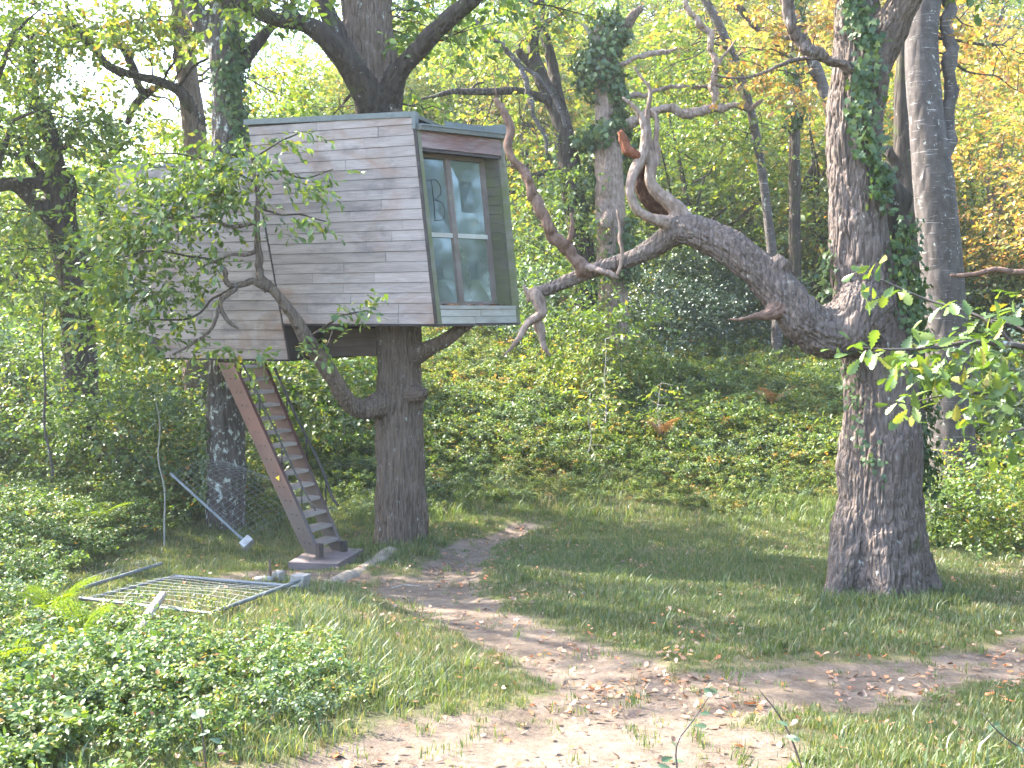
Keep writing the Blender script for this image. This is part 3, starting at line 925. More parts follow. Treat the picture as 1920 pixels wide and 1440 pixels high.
SKEL = {}
def grow_tree(root, chains, voxel, bark_fn, smooth=6, step=0.09):
    """chains: (part name, nodes or (P,R), material); returns part objects"""
    pieces, S, SR, SC, SS, FN, FB, FT = [], [], [], [], [], [], [], []
    for ci, (nm, nodes, mt) in enumerate(chains):
        P, R = nodes if isinstance(nodes, tuple) else chain(nodes)
        P, R = resample(P, R, step)
        T, N, B = frames(P)
        pieces.append(tube(P, R, 20, wob=.10, seed=ci))
        S.append(P); SR.append(R); SC.append(np.full(len(P), ci))
        SS.append(np.concatenate([[0], np.cumsum(np.linalg.norm(np.diff(P, axis=0), axis=1))]))
        FN.append(N); FB.append(B); FT.append(T)
    S, SR, SC, SS = map(np.concatenate, (S, SR, SC, SS))
    FN, FB, FT = map(np.concatenate, (FN, FB, FT))
    SKEL[root.name] = S
    V, Fq = remeshed(pieces, voxel)
    V = smooth_mesh(V, Fq, smooth)
    nrm = vnormals(V, Fq)
    near = np.empty(len(V), np.int64)
    for k in range(0, len(V), 20000):
        v = V[k:k + 20000]
        d2 = (v ** 2).sum(1)[:, None] - 2 * v @ S.T + (S ** 2).sum(1)[None]
        near[k:k + 20000] = np.argmin(np.sqrt(np.maximum(d2, 0)) - SR[None], axis=1)
    rel = V - S[near]
    th = np.arctan2((rel * FB[near]).sum(1), (rel * FN[near]).sum(1))
    s = SS[near] + (rel * FT[near]).sum(1)
    disp = bark_fn(V, th, s, SR[near], SC[near])
    V = V + nrm * disp[:, None]
    fc = SC[near][Fq[:, 0]]
    objs = []
    for ci, (nm, nodes, mt) in enumerate(chains):
        f = Fq[fc == ci]
        if not len(f):
            objs.append(None); continue
        used = np.unique(f)
        remap = np.zeros(len(V), np.int64); remap[used] = np.arange(len(used))
        objs.append(make(nm, V[used], remap[f], mt, root, smooth=True))
    return objs

def ridges(th, s, R, per_m, stretch, wav, seed):
    q = np.stack([np.cos(th) * R, np.sin(th) * R, s * stretch + seed], 1)
    q = q + wav * np.stack([fbm(q * 2.2 + 5, 2), fbm(q * 2.2 + 31, 2), 0 * s], 1)
    q = q * per_m
    n = vnoise(q); m = vnoise(q * 2.1 + 9.7)
    r = 1 - np.abs(2 * n - 1) * 1.7
    r2 = 1 - np.abs(2 * m - 1) * 1.6
    return np.clip(r, -1, 1), np.clip(r2, -1, 1)

def bark_fissured(amp, per_m, stretch, wav, seed):
    def fn(V, th, s, R, ci):
        a, b = ridges(th, s, np.minimum(R, .6), per_m, stretch, wav, seed)
        k = np.clip(R / .25, .15, 1)
        return -k * amp * (np.clip(a, 0, 1) ** 1.5 * 1.0 + np.clip(b, 0, 1) ** 2 * .45) + k * .035 * fbm(V * 2.2 + seed, 3) + k * .008 * fbm(V * 14 + seed, 2) * 1.0
    return fn

# ------------------------------------------------------------------ leaves
def L_simple():
    return np.array([[0, 0, 0], [.30, .48, .07], [0, 1, 0], [-.30, .48, .07]]), np.array([[0, 1, 2], [0, 2, 3]])
def L_oval():
    return (np.array([[0, 0, 0], [.25, .28, .06], [.27, .62, .05], [0, 1, -.06], [-.27, .62, .05], [-.25, .28, .06], [0, .45, 0]]),
            np.array([[0, 1, 6], [1, 2, 6], [2, 3, 6], [3, 4, 6], [4, 5, 6], [5, 0, 6]]))
def L_oak():
    """lobed oak leaf, folded along the midrib, tip drooping"""
    ys_ = [0, .10, .2, .30, .38, .48, .56, .66, .74, .84, .93, 1.0]
    ws_ = [.02, .05, .13, .09, .21, .14, .27, .19, .27, .17, .16, .02]
    mid = [[0, y, -.16 * y * y] for y in ys_]
    rgt = [[w, y + .03, .30 * w - .16 * y * y] for w, y in zip(ws_, ys_)]
    lft = [[-w, y + .03, .30 * w - .16 * y * y] for w, y in zip(ws_, ys_)]
    V = np.array(mid + rgt + lft); n = len(ys_)
    T = []
    for i in range(n - 1):
        T += [(i, n + i, n + i + 1), (i, n + i + 1, i + 1), (i, i + 1, 2 * n + i + 1), (i, 2 * n + i + 1, 2 * n + i)]
    return V, np.array(T)
def L_ivy():
    return (np.array([[0, 0, 0], [.42, -.05, .02], [.30, .35, .05], [.48, .55, .02], [.18, .62, .05], [0, 1, -.05], [-.18, .62, .05], [-.48, .55, .02], [-.30, .35, .05], [-.42, -.05, .02], [0, .35, .03]]),
            np.array([[0, 1, 10], [1, 2, 10], [2, 3, 10], [3, 4, 10], [4, 5, 10], [5, 6, 10], [6, 7, 10], [7, 8, 10], [8, 9, 10], [9, 0, 10]]))

def leaves(template, pos, dirs, nrms, size):
    """place one leaf template many times -> verts, tris"""
    V, T = template
    n = len(pos)
    y = dirs / np.maximum(np.linalg.norm(dirs, axis=1), 1e-9)[:, None]
    z = nrms - y * (nrms * y).sum(1)[:, None]
    z /= np.maximum(np.linalg.norm(z, axis=1), 1e-9)[:, None]
    x = np.cross(y, z)
    size = np.broadcast_to(size, (n,))
    W = pos[:, None] + size[:, None, None] * (V[None, :, 0:1] * x[:, None] + V[None, :, 1:2] * y[:, None] + V[None, :, 2:3] * z[:, None])
    Fc = T[None] + (np.arange(n) * len(V))[:, None, None]
    return W.reshape(-1, 3), Fc.reshape(-1, T.shape[1])

def rdir(n, up=0.0):
    v = rng.normal(size=(n, 3)); v[:, 2] += up
    return v / np.linalg.norm(v, axis=1)[:, None]

def sprays(base, axis, length, per, size, template, flat=0.7, droop=0.25, jit=0.5):
    """leafy twigs: leaves set alternately along short axes"""
    n = len(base)
    axis = axis / np.linalg.norm(axis, axis=1)[:, None]
    t = np.linspace(.12, 1.0, per)[None, :] + rng.normal(0, .04, (n, per))
    side = rdir(n, 0); side -= axis * (side * axis).sum(1)[:, None]
    side[:, 2] *= (1 - flat); side /= np.maximum(np.linalg.norm(side, axis=1), 1e-6)[:, None]
    sg = np.where(np.arange(per) % 2 == 0, 1.0, -1.0)
    length = np.broadcast_to(length, (n,))
    P = base[:, None] + axis[:, None] * (t * length[:, None])[..., None]
    P[..., 2] -= droop * (t ** 2) * length[:, None] * .5
    D = axis[:, None] * .75 + side[:, None] * sg[None, :, None] * .8 + rng.normal(0, jit * .5, (n, per, 3))
    D[..., 2] -= droop
    N = rng.normal(0, jit, (n, per, 3)); N[..., 2] += 1.0
    sz = size * rng.uniform(.65, 1.2, (n, per))
    return leaves(template, P.reshape(-1, 3), D.reshape(-1, 3), N.reshape(-1, 3), sz.ravel())

def tris_join(parts):
    V, T, off = [], [], 0
    for v, t in parts:
        V.append(v); T.append(t + off); off += len(v)
    return np.concatenate(V), np.concatenate(T)

def crown_mesh(name, mats, rad, n_clump, per_clump, per, size, zc=0.0, shell=0.35, clump_r=0.6, template=None, seed=0, flat=.45):
    """foliage in clumps spread through an ellipsoid; gaps stay open between the clumps"""
    global rng
    keep = rng; rng = np.random.default_rng(100 + seed)
    template = template or L_simple()
    C = rdir(n_clump) * (rng.random(n_clump)[:, None] * (1 - shell) + shell) ** .7
    C = C * np.array(rad)[None]
    C[:, 2] += zc
    cr = clump_r * rng.uniform(.6, 1.35, n_clump)
    idx = np.repeat(np.arange(n_clump), per_clump)
    off = rng.normal(0, .5, (len(idx), 3)) * cr[idx][:, None]; off[:, 2] *= flat
    base = C[idx] + off
    ax = off + C[idx] / (np.linalg.norm(C[idx], axis=1)[:, None] + 1e-6) * .3 + rng.normal(0, .3, off.shape)
    ax[:, 2] -= .05
    V, T = sprays(base, ax, size * 3.2, per, size, template)
    me = mesh_data(name, V, T, mats)
    rng = keep
    return me, C

def foliage_obj(name, VT, mat, parent=None, kind=None):
    o = make(name, VT[0], VT[1], mat, parent)
    if kind: o['kind'] = kind
    return o

# ------------------------------------------------------------------ the big oak on the right
D0 = 11.25
oak = thing('old_oak', at(1648, 1085, D0), 'huge ivied old oak on the right with a long broken bough reaching left', 'tree')
trunk_nodes = [(1650, 1135, D0, 104), (1648, 1085, D0, 95), (1646, 1010, D0, 85), (1648, 920, D0, 79), (1652, 820, D0, 74), (1652, 720, D0, 66), (1640, 640, D0, 66), (1622, 560, D0, 62), (1614, 470, D0, 57),
               (1606, 380, D0, 52), (1600, 290, D0, 50), (1605, 200, D0, 51), (1616, 120, D0, 53), (1612, 50, D0 + .1, 44), (1606, -40, D0 + .3, 38), (1596, -160, D0 + .6, 33), (1600, -330, D0 + 1, 25), (1620, -520, D0 + 1.3, 14)]
bough = [(1620, 590, D0 - .05, 62), (1585, 614, D0 - .28, 58), (1545, 622, D0 - .45, 54), (1512, 608, D0 - .50, 47), (1474, 562, D0 - .47, 41), (1425, 508, D0 - .40, 37), (1372, 466, D0 - .3, 35), (1322, 440, D0 - .2, 32), (1278, 430, D0 - .1, 29),
         (1236, 456, D0, 22), (1192, 481, D0 + .05, 17), (1142, 497, D0 + .1, 15.5), (1092, 515, D0 + .15, 15), (1042, 537, D0 + .2, 13), (1002, 550, D0 + .2, 11.5), (988, 553, D0 + .2, 10)]
fork = [(1622, 130, D0, 42), (1655, 75, D0 - .1, 36), (1690, 15, D0 - .2, 31), (1725, -50, D0 - .3, 28), (1790, -170, D0 - .4, 22), (1850, -340, D0 - .5, 13)]
hol_a = [(1262, 420, D0 - .1, 17), (1226, 411, D0 - .22, 11), (1196, 396, D0 - .26, 9.5), (1181, 362, D0 - .26, 9.5), (1187, 326, D0 - .2, 10.5), (1203, 296, D0 - .12, 12), (1210, 265, D0 - .1, 10), (1207, 230, D0 - .1, 8), (1192, 203, D0 - .1, 6), (1166, 182, D0 - .1, 4)]
hol_b = [(1294, 425, D0 - .05, 20), (1264, 388, D0 - .08, 16), (1236, 364, D0 - .1, 13), (1219, 340, D0 - .1, 11), (1222, 306, D0 - .05, 11), (1217, 272, D0, 9), (1213, 222, D0, 6.5), (1220, 170, D0, 5), (1206, 150, D0, 5), (1188, 124, D0, 4)]
hol_back = [(1280, 415, D0 + .12, 20), (1245, 393, D0 + .14, 20), (1212, 365, D0 + .12, 18), (1200, 330, D0 + .1, 16), (1208, 296, D0 + .05, 12)]  # backing strand added behind the gap, coloured as the cavity's shade
stub_cut = [(1440, 520, D0 - .45, 28), (1462, 498, D0 - .5, 22), (1474, 484, D0 - .52, 19)]
stub_low = [(1462, 575, D0 - .55, 24), (1440, 590, D0 - .65, 13), (1418, 592, D0 - .7, 7), (1385, 600, D0 - .75, 4.5), (1362, 597, D0 - .75, 2.5)]
bulge = [(1612, 545, D0 - .34, 36), (1606, 585, D0 - .50, 42), (1592, 622, D0 - .52, 40), (1570, 640, D0 - .50, 32)]
def oak_bark(V, th, s, R, ci):
    d = bark_fissured(.030, 25.0, .15, .07, 3.0)(V, th, s, R, ci)
    smooth_scar = (ci == 8)
    scar_c = at(1578, 600, D0 - .75)
    k = np.exp(-(((V - scar_c) ** 2).sum(1) / .16 ** 2))
    return d * (1 - .85 * k) - .04 * k
oak_parts = grow_tree(oak, [('trunk', trunk_nodes, M_BARK_OAK), ('bough', bough, M_BARK_OAK), ('fork_limb', fork, M_BARK_OAK), ('hollow_limb', hol_a, M_DEADWOOD), ('hollow_limb', hol_b, M_DEADWOOD),
                            ('hollow_heart', hol_back, M_CAVITY), ('cut_stub', stub_cut, M_BARK_OAK), ('broken_stub', stub_low, M_DEADRED), ('callus', bulge, M_BARK_OAK), ('root', [(1688, 930, D0 - .05, 44), (1708, 1030, D0 - .12, 38), (1738, 1085, D0 - .2, 26), (1765, 1125, D0 - .25, 14)], M_BARK_OAK), ('root', [(1612, 960, D0 - .1, 44), (1592, 1050, D0 - .2, 38), (1570, 1105, D0 - .3, 24), (1560, 1140, D0 - .35, 14)], M_BARK_OAK), ('root', [(1655, 1000, D0 - .3, 40), (1660, 1080, D0 - .45, 34), (1664, 1125, D0 - .6, 20)], M_BARK_OAK)], 0.0135, oak_bark, 6)
def limb(parent, nodes, mat, name='dead_branch', sides=12, wob=.25, step=.035, seed=0):
    """a branch with kinks, knots and long furrows in its wood"""
    P, R = chain(root_px(nodes) if name == 'ivied_stem' else nodes)
    P, R = resample(P, R, step)
    w = np.minimum(R, .06)[:, None]
    kink = np.stack([fbm(P * 4 + seed, 3), fbm(P * 4 + 40 + seed, 3), fbm(P * 4 + 80 + seed, 3)], 1)
    P = P + kink * w * 1.7
    V, Fc = tube(P, R, sides)
    C = np.repeat(P, sides, axis=0); rr_ = np.repeat(R, sides)
    s_ = np.repeat(np.concatenate([[0], np.cumsum(np.linalg.norm(np.diff(P, axis=0), axis=1))]), sides)
    a_ = np.tile(np.linspace(0, 2 * math.pi, sides, endpoint=False), len(P))
    q = np.stack([np.cos(a_ + s_ * 1.3) * 1.6, np.sin(a_ + s_ * 1.3) * 1.6, s_ * 2.2 + seed], 1)
    fur = vnoise(q * 1.7) - .5
    knot = np.clip(vnoise(np.stack([np.cos(a_), np.sin(a_), s_ * 5 + seed * 3], 1)) - .72, 0, 1) * 2.2
    V = C + (V - C) * (1 + wob * fbm(V * 6 + seed, 3) + .62 * fur + knot)[:, None]
    if name == 'dead_branch' and len(P) > 25:
        g6 = np.random.default_rng(seed + 500); pcs = [(V, Fc)]
        T6, _, _ = frames(P)
        for m_ in range(5):
            k6 = int(len(P) * g6.uniform(.3, .97))
            dr = unit(T6[k6] * .5 + g6.normal(0, .7, 3) + np.array([0, 0, .25])); ln = g6.uniform(.15, .5)
            p1 = P[k6] + dr * ln * .45 + g6.normal(0, .02, 3); p2 = p1 + unit(dr + g6.normal(0, .5, 3)) * ln * .55
            pcs.append(tube(np.array([P[k6], p1, p2]), [min(R[k6] * .45, .012), .006, .002], 5))
        V, Fc = join(*pcs)
    return make(name, V, Fc, mat, parent, smooth=True)
d = D0 + .15
limb(oak, [(1112, 512, d, 13), (1090, 495, d - .1, 13), (1060, 468, d - .15, 13), (1030, 440, d - .2, 12), (1012, 405, d - .2, 10), (995, 350, d - .2, 9.5), (972, 300, d - .2, 9), (952, 245, d - .2, 7.5), (942, 210, d - .2, 6), (930, 184, d - .2, 4)], M_DEADRED, sides=10, seed=1)
limb(oak, [(1058, 466, d - .15, 5), (1066, 450, d - .2, 4.5), (1073, 425, d - .2, 3.5), (1069, 400, d - .2, 3)], M_DEADRED, seed=2)
limb(oak, [(1100, 503, d - .12, 7), (1125, 511, d - .2, 6), (1150, 517, d - .2, 5.5), (1160, 519, d - .2, 2)], M_DEADWOOD, seed=3)
limb(oak, [(1158, 517, d - .2, 3.4), (1164, 480, d - .2, 3.2), (1161, 430, d - .2, 3), (1156, 392, d - .2, 1.6)], M_DEADWOOD, seed=4)
limb(oak, [(1000, 548, d, 11), (1000, 565, d, 11), (1007, 585, d - .03, 8), (990, 605, d - .05, 6), (978, 630, d - .05, 4.5), (962, 650, d - .05, 3.5), (944, 668, d - .05, 2)], M_DEADWOOD, seed=5)
limb(oak, [(1005, 560, d, 9), (1008, 585, d, 8.5), (1006, 605, d, 8), (1014, 630, d, 6.5), (1022, 650, d, 5), (1032, 668, d, 2)], M_DEADWOOD, seed=6)
limb(oak, [(994, 562, d, 8), (985, 545, d, 5), (981, 536, d, 3)], M_DEADWOOD, seed=7)
limb(oak, [(1202, 298, D0 - .12, 9), (1186, 283, D0 - .16, 9), (1174, 262, D0 - .18, 8), (1161, 245, D0 - .18, 4.5)], M_REDWOOD, 'torn_stub', seed=8)
limb(oak, [(1226, 306, D0 - .05, 6), (1230, 265, D0, 5.5), (1232, 230, D0, 4.5), (1222, 205, D0, 3)], M_DEADWOOD, seed=9)
limb(oak, [(1580, 128, D0 - .3, 10), (1560, 112, D0 - .4, 9), (1530, 98, D0 - .5, 8), (1500, 70, D0 - .5, 9), (1480, 35, D0 - .5, 10), (1466, -10, D0 - .5, 10), (1455, -80, D0 - .5, 9)], M_BARK_OAK, 'branch', seed=10)
limb(oak, [(1545, 105, D0 - .5, 4), (1490, 112, D0 - .5, 3.5), (1440, 133, D0 - .5, 3), (1380, 146, D0 - .5, 2), (1340, 140, D0 - .5, 1.2)], M_BARK_OAK, 'branch', seed=11)
limb(oak, [(1650, 640, D0 - .4, 5), (1600, 660, D0 - .6, 4), (1570, 657, D0 - .7, 3)], M_BARK_DARK, 'branch', seed=12)
# surface roots and flare
for k, (pa, pb) in enumerate((((1600, 1070), (1560, 1105)), ((1690, 1060), (1745, 1085)))):
    pass
# ivy up the trunk: leaves pressed to the bark plus stems
def ivy_on(parent, axis_nodes, ang, spread, n, size, clump=.5, mat=None, out=.03, name='ivy', seed=0, lift=.06, stems=3):
    """ivy leaves over one side of a trunk; ang(f) is the direction round the trunk (0 = towards the viewer, + = right)"""
    g = np.random.default_rng(seed + 50)
    P, R = chain(axis_nodes); P, R = resample(P, R, .1)
    f = g.random(n * 4)
    keepm = vnoise(np.stack([f * 14 + seed, g.random(n * 4) * .4, np.zeros(n * 4)], 1)) > clump * .75
    f = f[keepm][:n]; m = len(f)
    i = (f * (len(P) - 1)).astype(int)
    a = np.array([ang(x) for x in f]) + g.normal(0, 1, m) * spread
    radial = np.stack([np.sin(a), -np.cos(a), np.zeros(m)], 1)
    pos = P[i] + radial * (R[i] * (1.0 + .05) + out + g.random(m) * lift)[:, None] + g.normal(0, .03, (m, 3)) * np.array([1, 1, 3])
    dirs = np.stack([g.normal(0, .6, m), g.normal(0, .3, m), -1 + g.normal(0, .5, m)], 1) + radial * .3
    V, T = leaves(L_ivy(), pos, dirs, radial + g.normal(0, .35, (m, 3)), size * g.uniform(.6, 1.3, m))
    o = make(name, V, T, mat or M_IVY, parent)
    o['kind'] = 'stuff'
    return o
up_nodes = [(1652, 760, D0, 70), (1640, 640, D0, 64), (1622, 560, D0, 62), (1614, 470, D0, 57), (1606, 380, D0, 52), (1600, 290, D0, 50), (1605, 200, D0, 51), (1616, 120, D0, 53), (1612, 50, D0, 46), (1606, -40, D0, 40)]
ivy_on(oak, up_nodes[4:], lambda f: .42 - 1.0 * f + .15 * math.sin(f * 11), .2, 620, .078, .62, seed=1)
ivy_on(oak, up_nodes[1:6], lambda f: .95 - .5 * f, .16, 260, .07, .6, seed=9)
ivy_on(oak, [(1655, 1000, D0, 80), (1652, 720, D0, 72), (1635, 560, D0, 66), (1614, 420, D0, 58)], lambda f: 1.5, .2, 420, .07, .45, seed=2, lift=.10, mat=M_IVY)
ivy_on(oak, [(1640, 870, D0, 78), (1636, 760, D0, 70), (1640, 660, D0, 66)], lambda f: -1.0 + .7 * (1 - f), .12, 90, .055, .5, seed=3)
ivy_on(oak, [(1618, 560, D0, 62), (1612, 440, D0, 56)], lambda f: -1.35, .15, 60, .06, .5, seed=4)
# a second ivied stem grows against the oak from behind, on its right
limb(oak, [(1690, 1060, D0 + .55, 42), (1692, 900, D0 + .55, 34), (1690, 740, D0 + .55, 30), (1684, 600, D0 + .55, 28), (1676, 480, D0 + .5, 26), (1672, 380, D0 + .4, 22), (1655, 310, D0 + .3, 14)], M_BARK_DARK, 'ivied_stem', 14, .2, .1, 14)
ivy_on(oak, [(1692, 900, D0 + .55, 34), (1690, 740, D0 + .55, 31), (1682, 560, D0 + .52, 29), (1672, 420, D0 + .45, 24)], lambda f: .6, .7, 600, .075, .3, seed=5, lift=.12)

# ------------------------------------------------------------------ the oak that carries the treehouse
D1 = 15.0
toak = thing('treehouse_oak', at(752, 1035, D1), 'sturdy middle oak whose trunk passes up through the treehouse', 'tree')
t_trunk = [(752, 1075, D1, 70), (752, 1035, D1, 58), (752, 985, D1, 51.5), (751, 900, D1, 48.5), (750, 820, D1, 48), (749, 760, D1, 49), (750, 690, D1, 43.5), (749, 630, D1, 46), (742, 560, D1, 46), (730, 430, D1, 43), (718, 300, D1, 42), (710, 205, D1, 42),
           (705, 140, D1, 47), (692, 70, D1, 47), (688, 0, D1, 46), (684, -90, D1, 44), (690, -240, D1, 36), (700, -420, D1, 25), (705, -600, D1, 12)]
t_low = [(735, 745, D1 - .1, 30), (708, 760, D1 - .3, 24), (682, 768, D1 - .45, 19), (655, 757, D1 - .65, 17), (634, 725, D1 - .85, 16.5), (610, 685, D1 - 1.0, 16), (580, 645, D1 - 1.15, 15.5), (557, 603, D1 - 1.3, 13), (532, 567, D1 - 1.4, 11.5), (506, 537, D1 - 1.45, 9)]
t_rt = [(770, 670, D1 - .1, 24), (800, 655, D1 - .3, 17), (832, 640, D1 - .45, 14), (862, 618, D1 - .5, 12.5), (885, 602, D1 - .5, 11)]
t_burl = [(768, 740, D1 - .25, 18), (786, 737, D1 - .33, 20), (790, 728, D1 - .36, 15)]
t_l1 = [(708, 220, D1 - .1, 36), (690, 175, D1 - .3, 29), (660, 132, D1 - .5, 26), (625, 85, D1 - .7, 22), (592, 55, D1 - .8, 19), (560, 42, D1 - .9, 15), (515, 36, D1 - 1, 14), (470, 15, D1 - 1.1, 13), (430, -15, D1 - 1.2, 12), (370, -80, D1 - 1.4, 9)]
t_l2 = [(665, 140, D1 - .4, 24), (645, 95, D1 - .3, 21), (627, 55, D1 - .25, 19), (604, 0, D1 - .2, 17), (580, -70, D1 - .1, 14), (540, -200, D1, 9)]
t_r1 = [(725, 185, D1 - .1, 30), (745, 140, D1 - .3, 21), (782, 95, D1 - .5, 19), (828, 48, D1 - .7, 18), (884, 0, D1 - .9, 17), (945, -60, D1 - 1.1, 14), (1030, -160, D1 - 1.4, 9)]
tp_parts = grow_tree(toak, [('trunk', t_trunk, M_BARK_MID), ('limb', t_low, M_BARK_MID), ('limb', t_rt, M_BARK_MID), ('burl', t_burl, M_BARK_MID), ('limb', t_l1, M_BARK_DARK), ('limb', t_l2, M_BARK_DARK), ('limb', t_r1, M_BARK_DARK)],
                     0.018, bark_fissured(.028, 22.0, .12, .05, 8.0), 5)
# roots
def root_at(nodes_px, radii, mat, name='root', parent=toak, lift=.0):
    P = np.array([hit(x, y) for x, y in nodes_px]) + np.array([0, 0, lift])
    R = np.array(radii)
    P, R = resample(P, R, .07)
    V, Fc = tube(P, R, 12, wob=.35, seed=len(nodes_px))
    V[:, 2] = np.where(V[:, 2] > P[:, 2].min(), V[:, 2], V[:, 2])
    return make(name, V, Fc, mat, parent, smooth=True)
root_at([(735, 1040), (700, 1058), (660, 1074), (615, 1092), (575, 1106)], [.22, .17, .15, .11, .04], M_SANDROOT, lift=-.10)


# the leafy lower limb in front of the treehouse
dl = D1 - 1.45
LB = [[(506, 537, dl, 9), (492, 510, dl, 8), (484, 470, dl, 7), (481, 430, dl, 6), (481, 380, dl, 5), (478, 335, dl, 3.5), (470, 300, dl, 2.5), (455, 265, dl, 1.5)],
      [(506, 537, dl, 8), (480, 533, dl - .05, 7), (450, 536, dl - .1, 6.5), (428, 527, dl - .1, 5.5), (420, 505, dl - .15, 4.5), (412, 490, dl - .15, 4), (396, 488, dl - .2, 3)],
      [(446, 536, dl - .1, 5.5), (425, 552, dl - .15, 5), (412, 575, dl - .2, 4.5), (420, 595, dl - .2, 4), (436, 610, dl - .2, 3), (448, 615, dl - .2, 2)],
      [(412, 575, dl - .2, 4.5), (405, 600, dl - .2, 4), (392, 622, dl - .25, 3.5), (360, 645, dl - .3, 3), (325, 665, dl - .3, 2)],
      [(482, 470, dl, 4), (460, 476, dl - .1, 3.5), (430, 480, dl - .15, 3), (400, 492, dl - .2, 2.5), (370, 505, dl - .2, 1.5)],
      [(480, 418, dl, 4), (450, 423, dl - .1, 4), (420, 420, dl - .15, 3.5), (390, 402, dl - .2, 3), (350, 410, dl - .25, 2.5), (300, 405, dl - .3, 2), (240, 400, dl - .3, 1.5)],
      [(440, 535, dl - .1, 3), (400, 560, dl - .1, 2.5), (370, 590, dl - .2, 2.2), (335, 600, dl - .3, 2), (280, 600, dl - .3, 1.5), (220, 610, dl - .3, 1.2)],
      [(396, 488, dl - .2, 2.5), (350, 478, dl - .3, 2.2), (300, 470, dl - .4, 2), (240, 480, dl - .5, 1.6), (180, 495, dl - .5, 1.2)],
      [(478, 340, dl, 2.5), (440, 320, dl - .1, 2), (390, 300, dl - .2, 1.8), (330, 290, dl - .3, 1.5), (270, 290, dl - .3, 1.2)],
      [(478, 330, dl, 2.2), (520, 320, dl, 2), (570, 335, dl, 1.6), (625, 318, dl, 1.0)],
      [(481, 390, dl, 2.4), (520, 400, dl, 2), (560, 402, dl, 1.6), (612, 415, dl, 1.0)],
      [(470, 300, dl, 2), (510, 275, dl, 1.6), (560, 250, dl, 1.1)],
      [(575, 640, dl + .3, 3.2), (610, 610, dl + .2, 2.6), (640, 592, dl + .1, 2), (690, 583, dl + .1, 1.2)],
      [(600, 670, dl + .4, 3), (618, 640, dl + .3, 2.2), (625, 612, dl + .2, 1.5)]]
for k, nodes in enumerate(LB):
    limb(toak, nodes, M_BARK_MID if k < 6 else M_BARK_DARK, 'branch', 6, .2, .05, 20 + k)
blobs = [((300, 345), (115, 60), 115), ((395, 330), (80, 55), 85), ((235, 430), (75, 55), 70), ((310, 470), (110, 75), 110), ((215, 520), (65, 55), 60), ((300, 570), (80, 60), 75), ((250, 640), (90, 35), 48), ((160, 590), (55, 55), 34),
         ((470, 300), (75, 38), 58), ((575, 338), (62, 22), 28), ((565, 408), (55, 14), 15), ((540, 255), (42, 14), 12), ((430, 385), (50, 45), 32), ((655, 585), (50, 14), 16), ((600, 640), (24, 22), 7), ((400, 645), (60, 16), 12), ((330, 400), (100, 55), 70), ((465, 660), (60, 8), 8), ((550, 655), (60, 14), 9)]
SV = []
for (cx, cy), (rx, ry), n in blobs:
    n = int(n * (.95 if cx < 330 else .72))
    a = rng.normal(0, .52, n); b = rng.normal(0, .52, n)
    base = np.array([at(cx + rx * u, cy + ry * v, dl - .2 + rng.normal(0, .38)) for u, v in zip(a, b)])
    base[:, 1] = np.minimum(base[:, 1], dl + .35)
    ax = np.stack([rng.normal(-.35, .7, n), rng.normal(0, .5, n), rng.normal(-.15, .35, n)], 1)
    if cx > 500: ax[:, 0] = np.abs(ax[:, 0])
    SV.append(sprays(base, ax, rng.uniform(.22, .42, n), 7, .115, L_oak(), flat=.5, droop=.3, jit=.55))
    # bare twigs that carry the sprays
foliage_obj('foliage', tris_join(SV), M_LEAF, toak)

# ------------------------------------------------------------------ other trees one can tell apart
def branch_path(start, direction, length, n=7, sag=0.0, wig=.18, seed=0):
    g = np.random.default_rng(seed)
    P = [np.array(start, float)]
    d_ = unit(direction)
    for k in range(n):
        d_ = unit(d_ + g.normal(0, wig, 3) + np.array([0, 0, .06 - sag]))
        P.append(P[-1] + d_ * length / n)
    return np.array(P)

def trunk_obj(parent, nodes, mat, name='trunk', sides=18, wob=.14, step=.15, seed=0, flare=True):
    P, R = chain(root_px(nodes))
    P, R = resample(P, R, step)
    SKEL[parent.name] = P
    V, Fc = tube(P, R, sides, wob=wob, seed=seed)
    return make(name, V, Fc, mat, parent, smooth=True)

# rear left trunk behind the stairs
D2 = 16.7
rear = thing('lichen_oak', at(424, 985, D2), 'thick dark trunk spotted with pale lichen, standing behind the stairs and above the treehouse roof', 'tree')
rn = [(422, 1010, D2, 46), (423, 985, D2, 40), (424, 930, D2, 37), (424, 800, D2, 36), (421, 690, D2, 33), (424, 560, D2, 32), (427, 400, D2, 31), (428, 250, D2, 30), (425, 140, D2, 31), (420, 80, D2, 33), (424, 0, D2, 28), (432, -120, D2, 25), (440, -300, D2, 15)]
P, R = chain(rn)
grow_tree(rear, [('trunk', rn, M_BARK_LICHEN), ('limb', [(420, 110, D2, 24), (400, 70, D2, 20), (365, 20, D2, 18), (335, -40, D2, 16), (300, -150, D2, 10)], M_BARK_LICHEN),
                 ('limb', [(432, 150, D2, 14), (462, 110, D2, 12), (500, 60, D2, 10), (540, 20, D2, 8), (580, -40, D2, 5)], M_BARK_DARK)], .03, bark_fissured(.016, 14.0, .2, .06, 21.0), 4)
ivy_on(rear, [(428, 300, D2, 31), (426, 160, D2, 31), (420, 60, D2, 32)], lambda f: .75 + .3 * math.sin(f * 8), .45, 700, .085, .4, seed=6)
ivy_on(rear, [(424, 930, D2, 37), (424, 800, D2, 36), (421, 690, D2, 33)], lambda f: -.85, .14, 260, .07, .45, seed=7)

